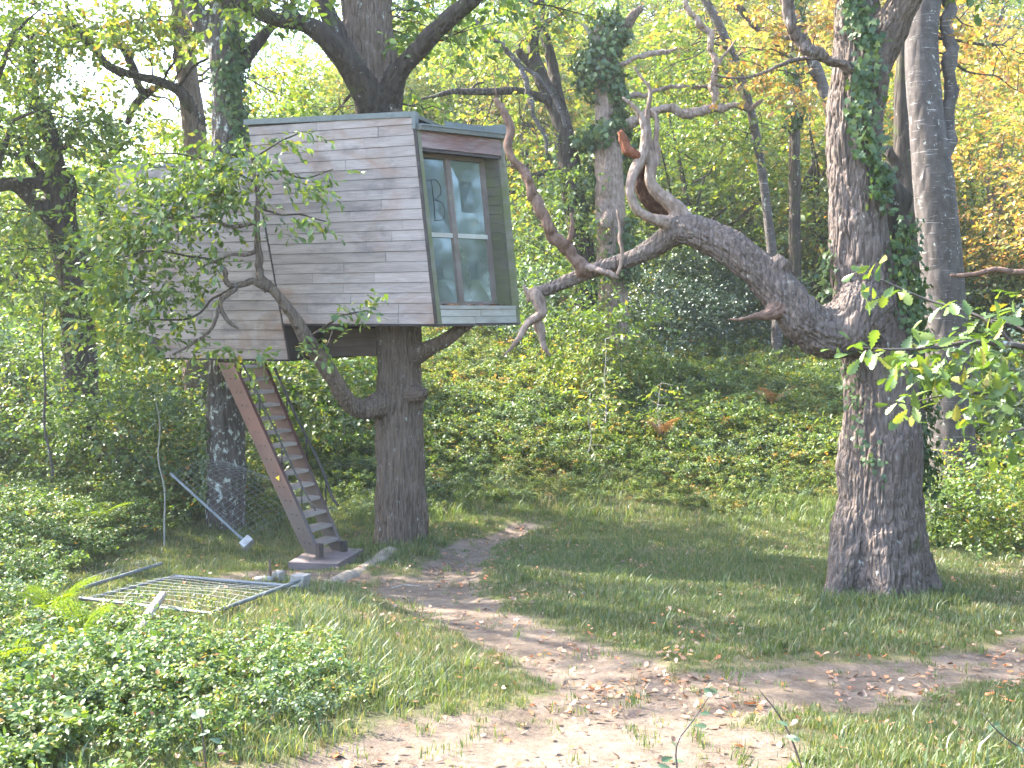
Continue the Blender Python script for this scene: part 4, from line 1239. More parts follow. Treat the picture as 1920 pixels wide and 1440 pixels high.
# twin trunk with the long low limb, behind it
D3 = 20.5
twin = thing('forked_oak', at(365, 870, D3), 'oak behind the treehouse roof with a long dark limb reaching left across the sky', 'tree')
grow_tree(twin, [('trunk', root_px([(372, 900, D3, 30), (370, 700, D3, 26), (368, 420, D3, 24), (366, 260, D3, 21), (352, 150, D3, 21), (342, 60, D3, 20), (330, -40, D3, 16), (300, -220, D3, 8)]), M_BARK_MID),
                 ('limb', [(372, 230, D3, 16), (345, 180, D3 - .2, 12), (305, 155, D3 - .4, 9), (255, 142, D3 - .5, 9), (205, 125, D3 - .6, 9), (180, 95, D3 - .7, 8), (150, 60, D3 - .8, 7), (130, 20, D3 - .8, 5)], M_BARK_DARK),
                 ('limb', [(370, 205, D3, 9), (340, 175, D3 + .2, 6), (300, 162, D3 + .3, 5), (270, 180, D3 + .4, 9), (250, 200, D3 + .4, 8), (238, 235, D3 + .4, 6)], M_BARK_DARK),
                 ('limb', [(262, 170, D3 + .3, 8), (250, 130, D3 + .3, 9), (230, 90, D3 + .3, 8), (205, 75, D3 + .3, 6), (150, 50, D3 + .3, 4)], M_BARK_DARK)], .04, bark_fissured(.012, 12.0, .2, .05, 31.0), 3)

# the gnarled oak at the left edge
D4 = 19.0
gnarl = thing('gnarled_oak', at(140, 900, D4), 'gnarled dark oak with crooked mossy limbs at the far left of the photo', 'tree')
grow_tree(gnarl, [('trunk', root_px([(160, 900, D4, 34), (150, 700, D4, 32), (142, 540, D4, 31), (128, 470, D4, 30), (112, 400, D4, 31), (118, 345, D4, 28), (105, 310, D4, 19), (96, 260, D4, 16), (78, 205, D4, 15), (62, 185, D4, 12), (58, 120, D4, 9), (62, 60, D4, 6)]), M_BARK_DARK),
                  ('limb', [(112, 400, D4, 22), (82, 398, D4 - .2, 15), (55, 372, D4 - .3, 12), (25, 345, D4 - .4, 13), (-20, 350, D4 - .5, 12), (-80, 330, D4 - .6, 8)], M_BARK_DARK),
                  ('limb', [(105, 345, D4, 14), (75, 345, D4 - .3, 12), (40, 342, D4 - .5, 9), (0, 352, D4 - .6, 8), (-40, 345, D4 - .6, 6)], M_BARK_DARK),
                  ('limb', [(122, 345, D4, 14), (88, 335, D4 - .2, 9), (62, 310, D4 - .4, 8), (50, 295, D4 - .5, 7), (30, 290, D4 - .6, 6), (0, 285, D4 - .6, 5)], M_BARK_DARK),
                  ('limb', [(152, 500, D4, 22), (185, 470, D4 + .2, 16), (195, 440, D4 + .3, 13), (190, 380, D4 + .3, 11), (178, 345, D4 + .3, 8), (186, 330, D4 + .3, 6)], M_BARK_DARK),
                  ('limb', [(55, 305, D4 - .4, 6), (40, 270, D4 - .4, 5), (28, 240, D4 - .4, 4)], M_BARK_DARK)], .036, bark_fissured(.012, 12.0, .25, .05, 41.0), 3)

# the ivy-smothered dead pole
D5 = 25.0
pole = thing('ivy_clad_snag', at(1150, 690, D5), 'dead standing trunk smothered in ivy above, bare below, right of the treehouse window', 'tree')
grow_tree(pole, [('trunk', root_px([(1152, 720, D5, 34), (1150, 560, D5, 30), (1146, 430, D5, 29), (1144, 370, D5, 28), (1142, 300, D5, 27), (1138, 240, D5, 23), (1134, 160, D5, 21), (1128, 90, D5, 20), (1130, 50, D5, 15)]), M_DEADWOOD),
                 ('limb', [(1150, 100, D5, 14), (1172, 55, D5 - .1, 11), (1190, 25, D5 - .2, 9), (1206, 14, D5 - .2, 7)], M_BARK_MID),
                 ('broken_end', [(1142, 395, D5 - .5, 10), (1136, 415, D5 - .6, 12), (1134, 428, D5 - .6, 9)], M_DEADWOOD),
                 ('broken_end', [(1118, 418, D5 - .5, 4), (1122, 405, D5 - .4, 6), (1130, 385, D5 - .3, 7)], M_DEADWOOD),
                 ('broken_end', [(1118, 80, D5 - .1, 8), (1098, 50, D5 - .2, 5), (1076, 35, D5 - .2, 2)], M_PALELOG)], .035, bark_fissured(.03, 9.0, .12, .08, 51.0), 2)
limb(pole, [(1150, 250, D5 - .2, 9), (1180, 232, D5 - .3, 8), (1225, 210, D5 - .4, 8), (1255, 204, D5 - .4, 8), (1288, 215, D5 - .4, 9), (1330, 203, D5 - .4, 7.5), (1360, 200, D5 - .4, 6), (1400, 200, D5 - .4, 4.5), (1432, 190, D5 - .4, 3)], M_DEADWOOD, 'dead_branch', seed=31)
limb(pole, [(1336, 203, D5 - .4, 6), (1346, 182, D5 - .4, 7), (1338, 160, D5 - .4, 7), (1345, 120, D5 - .4, 6.5), (1332, 85, D5 - .4, 6), (1330, 62, D5 - .4, 5.5), (1310, 40, D5 - .4, 5), (1290, 12, D5 - .4, 4.5), (1270, -20, D5 - .4, 3)], M_DEADWOOD, 'dead_branch', seed=32)
limb(pole, [(1348, 120, D5 - .4, 3), (1362, 100, D5 - .4, 2.5), (1378, 76, D5 - .4, 1.5)], M_DEADWOOD, 'dead_branch', seed=33)
limb(pole, [(1152, 130, D5 - .2, 5), (1185, 108, D5 - .3, 4.5), (1220, 103, D5 - .3, 4), (1250, 95, D5 - .3, 3.5), (1272, 92, D5 - .3, 2.5)], M_DEADWOOD, 'dead_branch', seed=34)
limb(pole, [(1150, 190, D5, 4), (1200, 178, D5, 4), (1250, 165, D5, 3.5), (1320, 160, D5, 3), (1390, 164, D5, 2.5)], M_DEADWOOD, 'dead_branch', seed=35)
limb(pole, [(1400, 198, D5 - .4, 3), (1386, 170, D5 - .4, 3), (1370, 145, D5 - .4, 2.5), (1355, 130, D5 - .4, 2)], M_DEADWOOD, 'dead_branch', seed=36)
def ivy_cloud(parent, ells, n, size, mat=None, seed=0):
    g = np.random.default_rng(seed + 90)
    PV = []
    for (cx, cy, dd), (rx, ry), w in ells:
        m = int(n * w)
        c = at(cx, cy, dd)
        v = g.normal(size=(m, 3)); v /= np.linalg.norm(v, axis=1)[:, None]
        p = c + v * np.array([rx, (rx + 12) * .9, ry]) * dd / F * (g.random((m, 1)) ** .3)
        p += (np.stack([fbm(p * 3, 2), fbm(p * 3 + 9, 2), fbm(p * 3 + 21, 2)], 1)) * .22
        PV.append(leaves(L_ivy(), p, np.stack([g.normal(0, .6, m), g.normal(0, .6, m), -.8 + g.normal(0, .5, m)], 1), v + g.normal(0, .4, (m, 3)), size * g.uniform(.6, 1.3, m)))
    o = foliage_obj('ivy', tris_join(PV), mat or M_IVY, parent, 'stuff')
    return o
ivy_cloud(pole, [((1120, 130, D5), (44, 60), .22), ((1135, 70, D5), (36, 48), .12), ((1102, 120, D5), (30, 35), .06), ((1150, 175, D5), (28, 60), .14), ((1140, 250, D5), (36, 36), .14), ((1108, 260, D5), (36, 24), .08), ((1165, 240, D5), (24, 32), .08), ((1160, 60, D5), (20, 55), .07), ((1165, 450, D5 + .1), (40, 40), .12), ((1185, 300, D5 + .2), (20, 60), .06), ((1100, 350, D5 + .3), (22, 60), .05), ((1165, 500, D5 - .2), (38, 36), .10)], 5200, .13)

# oak between the treehouse and the snag
D6 = 25.5
mid = thing('leaning_oak', at(1085, 780, D6), 'leaning dark oak between treehouse and ivy-clad snag, crooked limb over the roof', 'tree')
grow_tree(mid, [('trunk', root_px([(1110, 760, D6, 30), (1100, 560, D6, 27), (1080, 400, D6, 23), (1062, 280, D6, 20), (1050, 225, D6, 16), (1030, 180, D6, 15), (1012, 140, D6, 14), (1000, 90, D6, 12), (1004, 20, D6, 11), (1008, -80, D6, 9), (1000, -250, D6, 5)]), M_BARK_DARK),
                ('limb', [(1052, 228, D6, 12), (1030, 192, D6 - .1, 9), (1000, 178, D6 - .2, 8), (965, 170, D6 - .3, 8), (925, 172, D6 - .4, 8), (880, 172, D6 - .5, 7), (845, 172, D6 - .6, 6), (810, 182, D6 - .6, 4), (780, 186, D6 - .6, 2)], M_BARK_DARK),
                ('limb', [(1010, 135, D6, 10), (985, 110, D6 - .1, 9), (972, 95, D6 - .2, 8), (985, 75, D6 - .2, 6), (1000, 60, D6 - .2, 4)], M_BARK_DARK),
                ('limb', [(1072, 280, D6 + .3, 14), (1048, 190, D6 + .4, 12), (1035, 120, D6 + .5, 11), (1020, 60, D6 + .6, 10), (1010, -20, D6 + .7, 8)], M_BARK_DARK),
                ('limb', [(1085, 325, D6, 9), (1050, 322, D6 - .1, 8), (1015, 325, D6 - .2, 6), (985, 332, D6 - .2, 4)], M_BARK_DARK)], .036, bark_fissured(.010, 12.0, .25, .05, 61.0), 3)
limb(mid, [(884, 36, D6 - 1, 4), (930, 75, D6 - .9, 4.5), (965, 112, D6 - .8, 4.5), (990, 170, D6 - .8, 4.5), (1005, 220, D6 - .8, 4), (1020, 260, D6 - .8, 3.5), (1026, 290, D6 - .8, 2)], M_BARK_GREY, 'dead_branch', seed=41)
limb(mid, [(960, 108, D6 - .8, 3), (1000, 140, D6 - .7, 3.5), (1040, 185, D6 - .6, 3.5), (1060, 240, D6 - .5, 3)], M_BARK_GREY, 'dead_branch', seed=42)

# trunks on the right, behind the old oak
D7 = 17.0
grey = thing('grey_trunk_tree', at(1778, 690, D7), 'tall straight grey trunk ringed with pale streaks, just right of the old oak', 'tree')
trunk_obj(grey, [(1784, 860, D7, 44), (1778, 690, D7, 39), (1770, 560, D7, 38), (1760, 440, D7, 37), (1748, 320, D7, 36), (1738, 230, D7, 32), (1730, 140, D7, 30), (1728, 60, D7, 29), (1736, -20, D7, 28), (1742, -200, D7, 25), (1750, -420, D7, 14)], M_BARK_GREY, wob=.06, seed=3)
limb(grey, [(1762, 300, D7, 18), (1776, 262, D7 - .05, 14), (1782, 215, D7, 12), (1783, 130, D7, 11), (1778, 40, D7, 11), (1774, -80, D7, 9), (1780, -260, D7, 5)], M_BARK_GREY, 'second_stem', 12, .08, .1, 44)
D8 = 20.0
dark2 = thing('dark_trunk_tree', at(1712, 820, D8), 'dark leaning trunk half hidden between the old oak and the grey trunk', 'tree')
trunk_obj(dark2, [(1722, 800, D8, 30), (1712, 600, D8, 26), (1704, 420, D8, 22), (1698, 330, D8, 21), (1692, 260, D8, 16), (1690, 180, D8, 13), (1694, 80, D8, 11), (1700, -100, D8, 8)], M_BARK_DARK, seed=5)
limb(dark2, [(1692, 330, D8, 12), (1672, 290, D8 - .1, 9), (1655, 275, D8 - .1, 5)], M_BARK_DARK, 'limb', seed=45)
D9 = 27.0
ivy2 = thing('ivy_column_tree', at(1490, 560, D9), 'slim tree wrapped in dark ivy far back, left of the old oak', 'tree')
trunk_obj(ivy2, [(1492, 720, D9, 13), (1490, 420, D9, 11), (1490, 240, D9, 10), (1492, 60, D9, 9), (1496, -150, D9, 6)], M_BARK_DARK, sides=10, seed=6)
ivy_cloud(ivy2, [((1490, 110, D9), (14, 70), .4), ((1490, 210, D9), (13, 40), .3), ((1492, 20, D9), (12, 50), .3)], 1300, .13, seed=3)
D10 = 24.0
diag = thing('leaning_trunk_tree', at(1585, 640, D10), 'slanting grey stem leaning left behind the old oak', 'tree')
trunk_obj(diag, [(1640, 560, D10, 13), (1590, 330, D10, 12), (1545, 170, D10, 11), (1500, 60, D10, 11), (1465, -20, D10, 10), (1400, -180, D10, 6)], M_BARK_GREY, sides=10, seed=7)
limb(diag, [(1505, 70, D10, 6), (1440, 60, D10 + 1, 6), (1380, 10, D10 + 1, 6), (1330, -60, D10 + 1, 4)], M_BARK_GREY, 'limb', seed=46)
D11 = 26.0
diag2 = thing('slanting_tree', at(1440, 560, D11), 'thin dark slanting tree crossing the light leaves above the old bough', 'tree')
trunk_obj(diag2, [(1455, 560, D11, 9), (1430, 330, D11, 8), (1400, 180, D11, 8), (1355, 60, D11, 8), (1310, -20, D11, 7), (1230, -160, D11, 4)], M_BARK_GREY, sides=8, seed=8)

# ------------------------------------------------------------------ shared crowns and the woodland
PALE = 1.0
CR = {}
def crown(kind):
    return CR[kind]
for k in range(3):
    CR['tall%d' % k] = crown_mesh('crown', M_LEAF, (3.4, 3.4, 4.2), 85, 18, 8, .15, clump_r=1.0, seed=k)
    CR['yellow%d' % k] = crown_mesh('crown', M_LEAF_Y, (3.2, 3.2, 3.8), 85, 18, 8, .15, clump_r=.95, seed=10 + k)
    CR['autumn%d' % k] = crown_mesh('crown', M_LEAF_O, (3.2, 3.2, 3.8), 75, 17, 8, .16, clump_r=.95, seed=20 + k)
    CR['bush%d' % k] = crown_mesh('crown', M_LEAF, (1.5, 1.5, 1.3), 34, 14, 7, .105, clump_r=.5, shell=.2, seed=30 + k)
    CR['blue%d' % k] = crown_mesh('crown', M_LEAF_B, (1.5, 1.5, 1.3), 34, 16, 7, .095, clump_r=.5, shell=.2, seed=40 + k)
    CR['ybush%d' % k] = crown_mesh('crown', M_LEAF_Y, (1.4, 1.4, 1.1), 30, 12, 7, .11, clump_r=.5, shell=.2, seed=50 + k)
CR['holly0'] = crown_mesh('crown', M_LEAF_D, (1.8, 1.8, 2.0), 52, 20, 8, .085, clump_r=.5, shell=.2, seed=60)
CR['holly1'] = crown_mesh('crown', M_LEAF_D, (1.8, 1.8, 2.0), 52, 20, 8, .085, clump_r=.5, shell=.2, seed=61)

def wood_mesh(rad, h0, zc, C, r0, seed):
    """trunk and limbs that run to the foliage clumps; base at the origin"""
    g = np.random.default_rng(seed)
    top = zc + rad[2] * .6
    P = np.array([[0, 0, -.4], [g.normal(0, .06), g.normal(0, .06), h0 * .5], [g.normal(0, .15), g.normal(0, .15), h0], [g.normal(0, .3), g.normal(0, .3), (h0 + top) / 2], [g.normal(0, .4), g.normal(0, .4), top]])
    R = np.array([r0 * 1.35, r0, r0 * .85, r0 * .55, r0 * .15])
    P2, R2 = resample(P, R, .5)
    tr = tube(P2, R2, 10, wob=.12, seed=seed)
    lm = []
    for c in C[g.permutation(len(C))[:11]]:
        k = int(g.uniform(.35, .85) * len(P2))
        s = P2[k]
        e = c
        m1 = s + (e - s) * .4 + np.array([0, 0, -.1 + g.normal(0, .15)]) * np.linalg.norm(e - s) * .5
        m1 += g.normal(0, .12, 3); m2 = s + (e - s) * .75 + g.normal(0, .18, 3)
        Q, q = resample(np.array([s, m1, m2, e]), np.array([R2[k] * .55, R2[k] * .4, R2[k] * .22, .012]), .5)
        lm.append(tube(Q, q, 6, wob=.15))
    return tr, lm
WOODS = {}
def wood(kind, h0, r0, mat):
    me, C = CR[kind]
    key = (kind, mat.name, h0)
    if key not in WOODS:
        rad = {'t': (3.4, 3.4, 4.2), 'y': (3.2, 3.2, 3.8), 'a': (3.2, 3.2, 3.8)}[kind[0]]
        zc = h0 + rad[2] * .75
        tr, lm = wood_mesh(rad, h0, zc, C + np.array([0, 0, zc]), r0, abs(hash(kind)) % 1000 if False else sum(map(ord, kind)))
        WOODS[key] = (mesh_data('trunk', tr[0], tr[1], mat, True), mesh_data('limbs', *join(*lm), mat, True), zc)
    return WOODS[key]

def plant_tree(name, x, y, kind, h0, r0, mat, scale, rotz, tint, label, group):
    t = thing(name, (x, y, gz(x, y)), label, 'tree', group)
    t.rotation_euler = (0, 0, rotz); t.scale = (scale,) * 3
    tr, lm, zc = wood(kind, h0, r0, mat)
    for nm, me, z in (('trunk', tr, 0), ('limbs', lm, 0), ('crown', CR[kind][0], zc)):
        o = bpy.data.objects.new(nm, me); COL.objects.link(o)
        o.parent = t; o.location = (0, 0, z); o.color = (*tint, 1)
    return t

def plant_bush(name, x, y, kind, scale, tint, label, group, cat='bush', z=None, sz=1.0):
    zz = gz(x, y)
    o = bpy.data.objects.new(name, CR[kind][0]); COL.objects.link(o)
    o.location = (x, y, zz + (z if z is not None else .95) * scale * sz)
    o.rotation_euler = (0, 0, random.uniform(0, 6.28)); o.scale = (scale, scale, scale * sz); o.color = (*tint, 1)
    return props(o, label, cat, group)

ORD = ['leftmost', 'second from the left', 'third from the left', 'fourth from the left', 'fifth from the left', 'sixth from the left', 'seventh from the left', 'eighth from the left', 'ninth from the left', 'tenth from the left']
ORD += ['%s from the left' % w for w in 'eleventh twelfth thirteenth fourteenth fifteenth sixteenth seventeenth eighteenth nineteenth twentieth'.split()]
ORD += ['twenty-%s from the left' % w for w in 'first second third fourth fifth sixth seventh eighth ninth'.split()] + ['thirtieth from the left'] + ['%s-%s from the left' % (t, w) for t in ('thirty', 'forty', 'fifty') for w in 'first second third fourth fifth sixth seventh eighth ninth'.split()]
def to_px(x, y, z):
    cp, sp = math.cos(PITCH), math.sin(PITCH)
    dy, dz = y - EYE[1], z - EYE[2]
    fwd = dy * cp - dz * sp; upv = dy * sp + dz * cp
    return 960 + F * x / fwd, 720 - F * upv / fwd

def lay_out(specs, fmt, maker):
    """specs: list of dicts with x, y; labelled in order from left to right"""
    specs = sorted(specs, key=lambda s: to_px(s['x'], s['y'], gz(s['x'], s['y']))[0])
    for i, s in enumerate(specs):
        maker(s, fmt % ORD[min(i, len(ORD) - 1)])
g = np.random.default_rng(77)
def tint(v=.15, base=(1, 1, 1)):
    k = g.normal(0, v)
    return tuple(float(np.clip(b * (1 + k + g.normal(0, v * .4)), .4, 1.7)) for b in base)

rows = {'tall': [], 'yellow': [], 'autumn': []}
def add_tree(px, d, kind, sc, **kw):
    x = (px - 960) / F * d
    rows[kind].append(dict(x=x, y=d, kind=kind + str(g.integers(3)), sc=sc, rot=float(g.uniform(0, 6.28)), t=tint(.12), **kw))
# (pixel column, distance, kind, scale)
for px, d_, kind, sc in [(40, 31, 'yellow', .9), (170, 40, 'tall', .95), (330, 44, 'yellow', .9), (230, 36, 'tall', .9), (500, 36, 'tall', .95), (610, 40, 'yellow', 1.0), (560, 48, 'tall', 1.1), (700, 40, 'yellow', 1.0), (800, 42, 'tall', 1.0),
                         (880, 40, 'yellow', 1.0), (930, 40, 'tall', .95), (1010, 36, 'yellow', 1.0), (1080, 46, 'tall', 1.1), (1140, 38, 'yellow', 1.0), (1220, 40, 'tall', 1.0), (1290, 30, 'tall', .85), (1330, 47, 'yellow', 1.1), (1400, 35, 'yellow', .95), (1460, 42, 'autumn', 1.0),
                         (1530, 31, 'yellow', .9), (1590, 48, 'autumn', 1.1), (1640, 37, 'autumn', 1.0), (1720, 30, 'yellow', .85), (1760, 44, 'autumn', 1.0), (1830, 36, 'autumn', .95), (1880, 28, 'autumn', .8), (1960, 40, 'autumn', 1.0), (2040, 32, 'yellow', .95), (2120, 24, 'autumn', .9),
                         (780, 58, 'tall', 1.2), (980, 62, 'yellow', 1.3), (1180, 60, 'yellow', 1.3), (1400, 62, 'autumn', 1.3), (1600, 64, 'yellow', 1.3), (1800, 60, 'autumn', 1.3), (2000, 58, 'yellow', 1.2), (100, 58, 'tall', 1.0), (420, 62, 'yellow', 1.0),
                         (760, 70, 'yellow', 1.7), (880, 76, 'tall', 1.8), (1000, 72, 'yellow', 1.7), (1110, 78, 'tall', 1.8), (1230, 72, 'yellow', 1.8), (1340, 78, 'autumn', 1.9), (1450, 72, 'yellow', 1.8), (1540, 80, 'autumn', 1.9), (1640, 74, 'yellow', 1.8), (1740, 80, 'autumn', 1.9), (1840, 72, 'autumn', 1.8), (1940, 78, 'yellow', 1.9),
                         (-330, 36, 'tall', 1.1), (-240, 30, 'yellow', .95), (-420, 44, 'tall', 1.2), (-180, 44, 'yellow', 1.1), (-560, 36, 'tall', 1.1), (-60, 52, 'tall', 1.0), (-700, 46, 'tall', 1.2), (2220, 36, 'autumn', 1.0), (2330, 44, 'yellow', 1.1),
                         (1280, 52, 'yellow', 1.3), (1370, 54, 'autumn', 1.2), (1480, 52, 'yellow', 1.3), (1560, 56, 'autumn', 1.3), (1690, 52, 'autumn', 1.3), (1860, 50, 'yellow', 1.3)]:
    add_tree(px, d_, kind, sc)
FM = {'tall': ('green_tree', '%s of the green trees on the wooded slope behind the clearing', 'green trees on the wooded slope', M_BARK_DARK),
      'yellow': ('yellowing_tree', '%s of the yellow-green trees on the wooded slope behind the clearing', 'yellow-green trees on the wooded slope', M_BARK_DARK),
      'autumn': ('autumn_tree', '%s of the orange-tinged autumn trees on the slope behind the old oak', 'orange-tinged trees on the slope', M_BARK_MID)}
for kind, lst in rows.items():
    nm, fmt, grp, mt = FM[kind]
    lay_out(lst, fmt, lambda s, lab: plant_tree(nm, s['x'], s['y'], s['kind'], 2.2, .17, mt, s['sc'], s['rot'], s['t'], lab, grp))

# crowns of the big near trees: foliage carried over the clearing
def near_crown(parent, blobs_, mat, size, per=8, seed=0, name='foliage', tmpl=None):
    """blobs (px, py, depth, rx px, ry px, sprays)"""
    SV_ = []
    for cx, cy, dd, rx, ry, n in blobs_:
        base = np.array([at(cx + rx * u, cy + ry * v, dd + w) for u, v, w in zip(rng.normal(0, .5, n), rng.normal(0, .5, n), rng.normal(0, .6, n))])
        ax = np.stack([rng.normal(0, .8, n), rng.normal(0, .7, n), rng.normal(-.2, .4, n)], 1)
        SV_.append(sprays(base, ax, rng.uniform(.25, .5, n), per, size, tmpl or L_oval(), flat=.5, droop=.25, jit=.55))
    if parent.name in SKEL:
        # thin crooked branches that carry the foliage
        g5 = np.random.default_rng(seed + 300); S_ = SKEL[parent.name]; tw = []
        for cx, cy, dd, rx, ry, n in blobs_:
            c = at(cx, cy, dd)
            near = np.argsort(np.linalg.norm(S_ - c, axis=1))[:12]
            for k in range(3 if n > 30 else 2):
                s0 = S_[near[g5.integers(len(near))]]
                e = at(cx + rx * g5.normal(0, .7), cy + ry * g5.normal(0, .7), dd + g5.normal(0, .5))
                L_ = np.linalg.norm(e - s0)
                if L_ > 6: continue
                t5 = np.linspace(0, 1, 9)[:, None]
                Q = s0 + (e - s0) * t5 + np.cumsum(g5.normal(0, .045, (9, 3)), axis=0) * min(L_, 3) * .6 * (t5 > 0) + Z3 * (np.sin(t5 * 3.1) * .12 * L_ * g5.uniform(-.3, 1))
                r0 = .012 + .007 * min(L_, 4)
                Q2, q2 = resample(Q, np.linspace(r0, .006, 9), .12)
                tw.append(tube(Q2, q2, 5, wob=.2))
                for m_ in range(3):
                    a5 = Q2[int(len(Q2) * g5.uniform(.35, .9))]
                    b5 = a5 + g5.normal(0, .45, 3) + (e - s0) / max(L_, .1) * .35
                    tw.append(tube(np.array([a5, (a5 + b5) / 2 + g5.normal(0, .07, 3), b5]), [.010, .007, .003], 4))
        if tw:
            o5 = make('twigs', *join(*tw), M_BARK_DARK, parent); o5['kind'] = 'stuff'
    return foliage_obj(name, tris_join(SV_), mat, parent)
near_crown(twin, [(120, 60, D3 - 1, 130, 60, 170), (260, 40, D3, 90, 40, 110), (440, 200, D3 + 2, 60, 40, 40), (300, 120, D3 + 2, 90, 50, 50), (60, 150, D3 - 1, 70, 60, 60), (200, 180, D3 - .5, 70, 30, 40), (330, 60, D3 - 1, 60, 40, 55), (420, 60, D3 - 2, 50, 40, 40), (540, 170, D3 + 1, 70, 50, 50), (100, -60, D3, 200, 50, 160), (330, -60, D3, 150, 50, 120), (300, 250, D3 + 1, 60, 30, 30)], M_LEAF_Y, .14, seed=1)
near_crown(gnarl, [(20, 60, D4, 70, 60, 70), (50, 200, D4, 60, 50, 60), (150, 250, D4, 60, 50, 55), (180, 330, D4 - .4, 70, 50, 70), (60, 270, D4 - .5, 60, 30, 36), (40, 420, D4 - .5, 60, 36, 50), (20, 480, D4, 60, 40, 60), (130, 460, D4 - .7, 60, 30, 30), (220, 250, D4, 50, 40, 40), (100, 560, D4, 120, 40, 110), (-80, 250, D4, 80, 160, 160)], M_LEAF, .13, seed=2)
near_crown(toak, [(560, 20, D1 - 1, 60, 30, 18), (800, 30, D1 + 1, 60, 40, 40), (760, 90, D1 + .6, 40, 40, 22), (880, 60, D1 + 1, 60, 50, 40), (490, -20, D1 - 1, 100, 40, 60), (960, -20, D1 - .5, 100, 50, 60), (770, 200, D1 + 1.5, 40, 40, 20), (600, -180, D1, 200, 90, 70), (850, -200, D1, 200, 90, 110), (700, -420, D1, 260, 120, 110), (560, 230, D1 + 2.5, 60, 30, 30)], M_LEAF, .12, seed=3)
near_crown(mid, [(980, 40, D6, 80, 50, 60), (860, 110, D6 + .4, 60, 40, 50), (940, 140, D6 + .5, 60, 40, 44), (1040, 40, D6, 60, 50, 60), (900, 240, D6 + 1, 60, 30, 36), (1000, 280, D6 + .5, 50, 40, 44), (980, 380, D6 + .8, 50, 60, 70), (1010, -80, D6, 200, 60, 60), (1090, 20, D6 + .5, 40, 50, 36)], M_LEAF_Y, .14, seed=4)
near_crown(mid, [(1055, 330, D6 - .8, 70, 40, 70), (1075, 420, D6 - .9, 70, 45, 80), (1010, 480, D6 - .8, 80, 50, 70), (1095, 520, D6 - .9, 70, 50, 80), (1090, 600, D6 - .9, 80, 60, 80), (1095, 700, D6 - .9, 80, 50, 50), (1010, 620, D6 - .8, 70, 60, 60)], M_LEAF, .12, seed=14)
near_crown(grey, [(1800, 60, D7 + 1, 60, 60, 50), (1880, 120, D7 + 2, 50, 60, 50), (1750, -200, D7, 200, 120, 220)], M_LEAF_O, .13, seed=5)
near_crown(diag, [(1460, 60, D10, 80, 50, 80), (1560, 40, D10, 40, 50, 36), (1420, 140, D10, 60, 40, 50), (1500, 170, D10, 50, 40, 40), (1420, -60, D10, 120, 50, 100)], M_LEAF_O, .15, seed=6)
near_crown(diag2, [(1270, 60, D11, 60, 50, 70), (1350, 120, D11, 60, 50, 60), (1300, 180, D11, 60, 40, 50), (1240, 140, D11, 50, 40, 40), (1400, 260, D11, 60, 50, 60)], M_LEAF_Y, .15, seed=7)
near_crown(rear, [(420, -40, D2, 120, 40, 90), (600, -60, D2, 80, 40, 60), (430, 20, D2 - 1, 30, 25, 14), (440, -260, D2, 260, 120, 260)], M_LEAF, .13, seed=8)
near_crown(oak, [(1640, -180, D0, 200, 70, 120), (1760, -250, D0, 200, 80, 140), (1500, -120, D0, 80, 40, 50), (1850, -80, D0 - .3, 80, 50, 50), (1660, -450, D0, 260, 120, 260)], M_LEAF, .12, seed=9)

# ------------------------------------------------------------------ bushes and shrubs
B = {'green_bush': [], 'grey_green_bush': [], 'yellow_bush': []}
def scatter_bushes(n, pxr, dr, weights, sc):
    k = 0
    while k < n:
        d_ = float(g.uniform(*dr)); px = float(g.uniform(*pxr)); x = (px - 960) / F * d_
        nm = str(g.choice(['green_bush', 'grey_green_bush', 'yellow_bush'], p=weights))
        B[nm].append(dict(x=x, y=d_, kind={'green_bush': 'bush', 'grey_green_bush': 'blue', 'yellow_bush': 'ybush'}[nm] + str(g.integers(3)), sc=float(g.uniform(*sc)), t=tint(.15)))
        k += 1
scatter_bushes(12, (-60, 380), (17.5, 22), (.55, .3, .15), (.8, 1.15))
scatter_bushes(14, (-100, 420), (22, 30), (.5, .3, .2), (1.0, 1.6))
scatter_bushes(9, (470, 720), (20, 29), (.5, .2, .3), (.8, 1.3))
scatter_bushes(14, (820, 1250), (28, 37), (.35, .45, .2), (.9, 1.4))
scatter_bushes(14, (1250, 1700), (29, 38), (.3, .5, .2), (.9, 1.5))
scatter_bushes(10, (1680, 2020), (20, 30), (.4, .35, .25), (.8, 1.4))
scatter_bushes(10, (-520, -80), (18, 30), (.5, .3, .2), (1.0, 1.8))
scatter_bushes(46, (-100, 2020), (30, 48), (.3, .3, .4), (1.6, 2.6))
BF = {'green_bush': ('%s of the green bushes along the wood edge', 'green bushes along the wood edge'),
      'grey_green_bush': ('%s of the grey-green bushes along the wood edge', 'grey-green bushes along the wood edge'),
      'yellow_bush': ('%s of the yellow-green bushes along the wood edge', 'yellow-green bushes along the wood edge')}
for nm, lst in B.items():
    lay_out(lst, BF[nm][0], lambda s, lab: plant_bush(nm, s['x'], s['y'], s['kind'], s['sc'], s['t'], lab, BF[nm][1]))
for i_, (px, d_, sc, lab) in enumerate([(1800, 15.2, .62, 'low green bush hiding the foot of the grey trunk'), (1880, 15.6, .75, 'green bush at the right edge behind the lawn'), (1745, 15.8, .5, 'small bush between the old oak and the grey trunk'), (1950, 15.0, .8, 'bush cut off by the right edge of the photo')]):
    plant_bush('lawn_edge_bush', (px - 960) / F * d_, d_, ['bush0', 'ybush1', 'bush2', 'bush1'][i_], sc, (1, 1, 1), lab, 'bushes by the grey trunk')
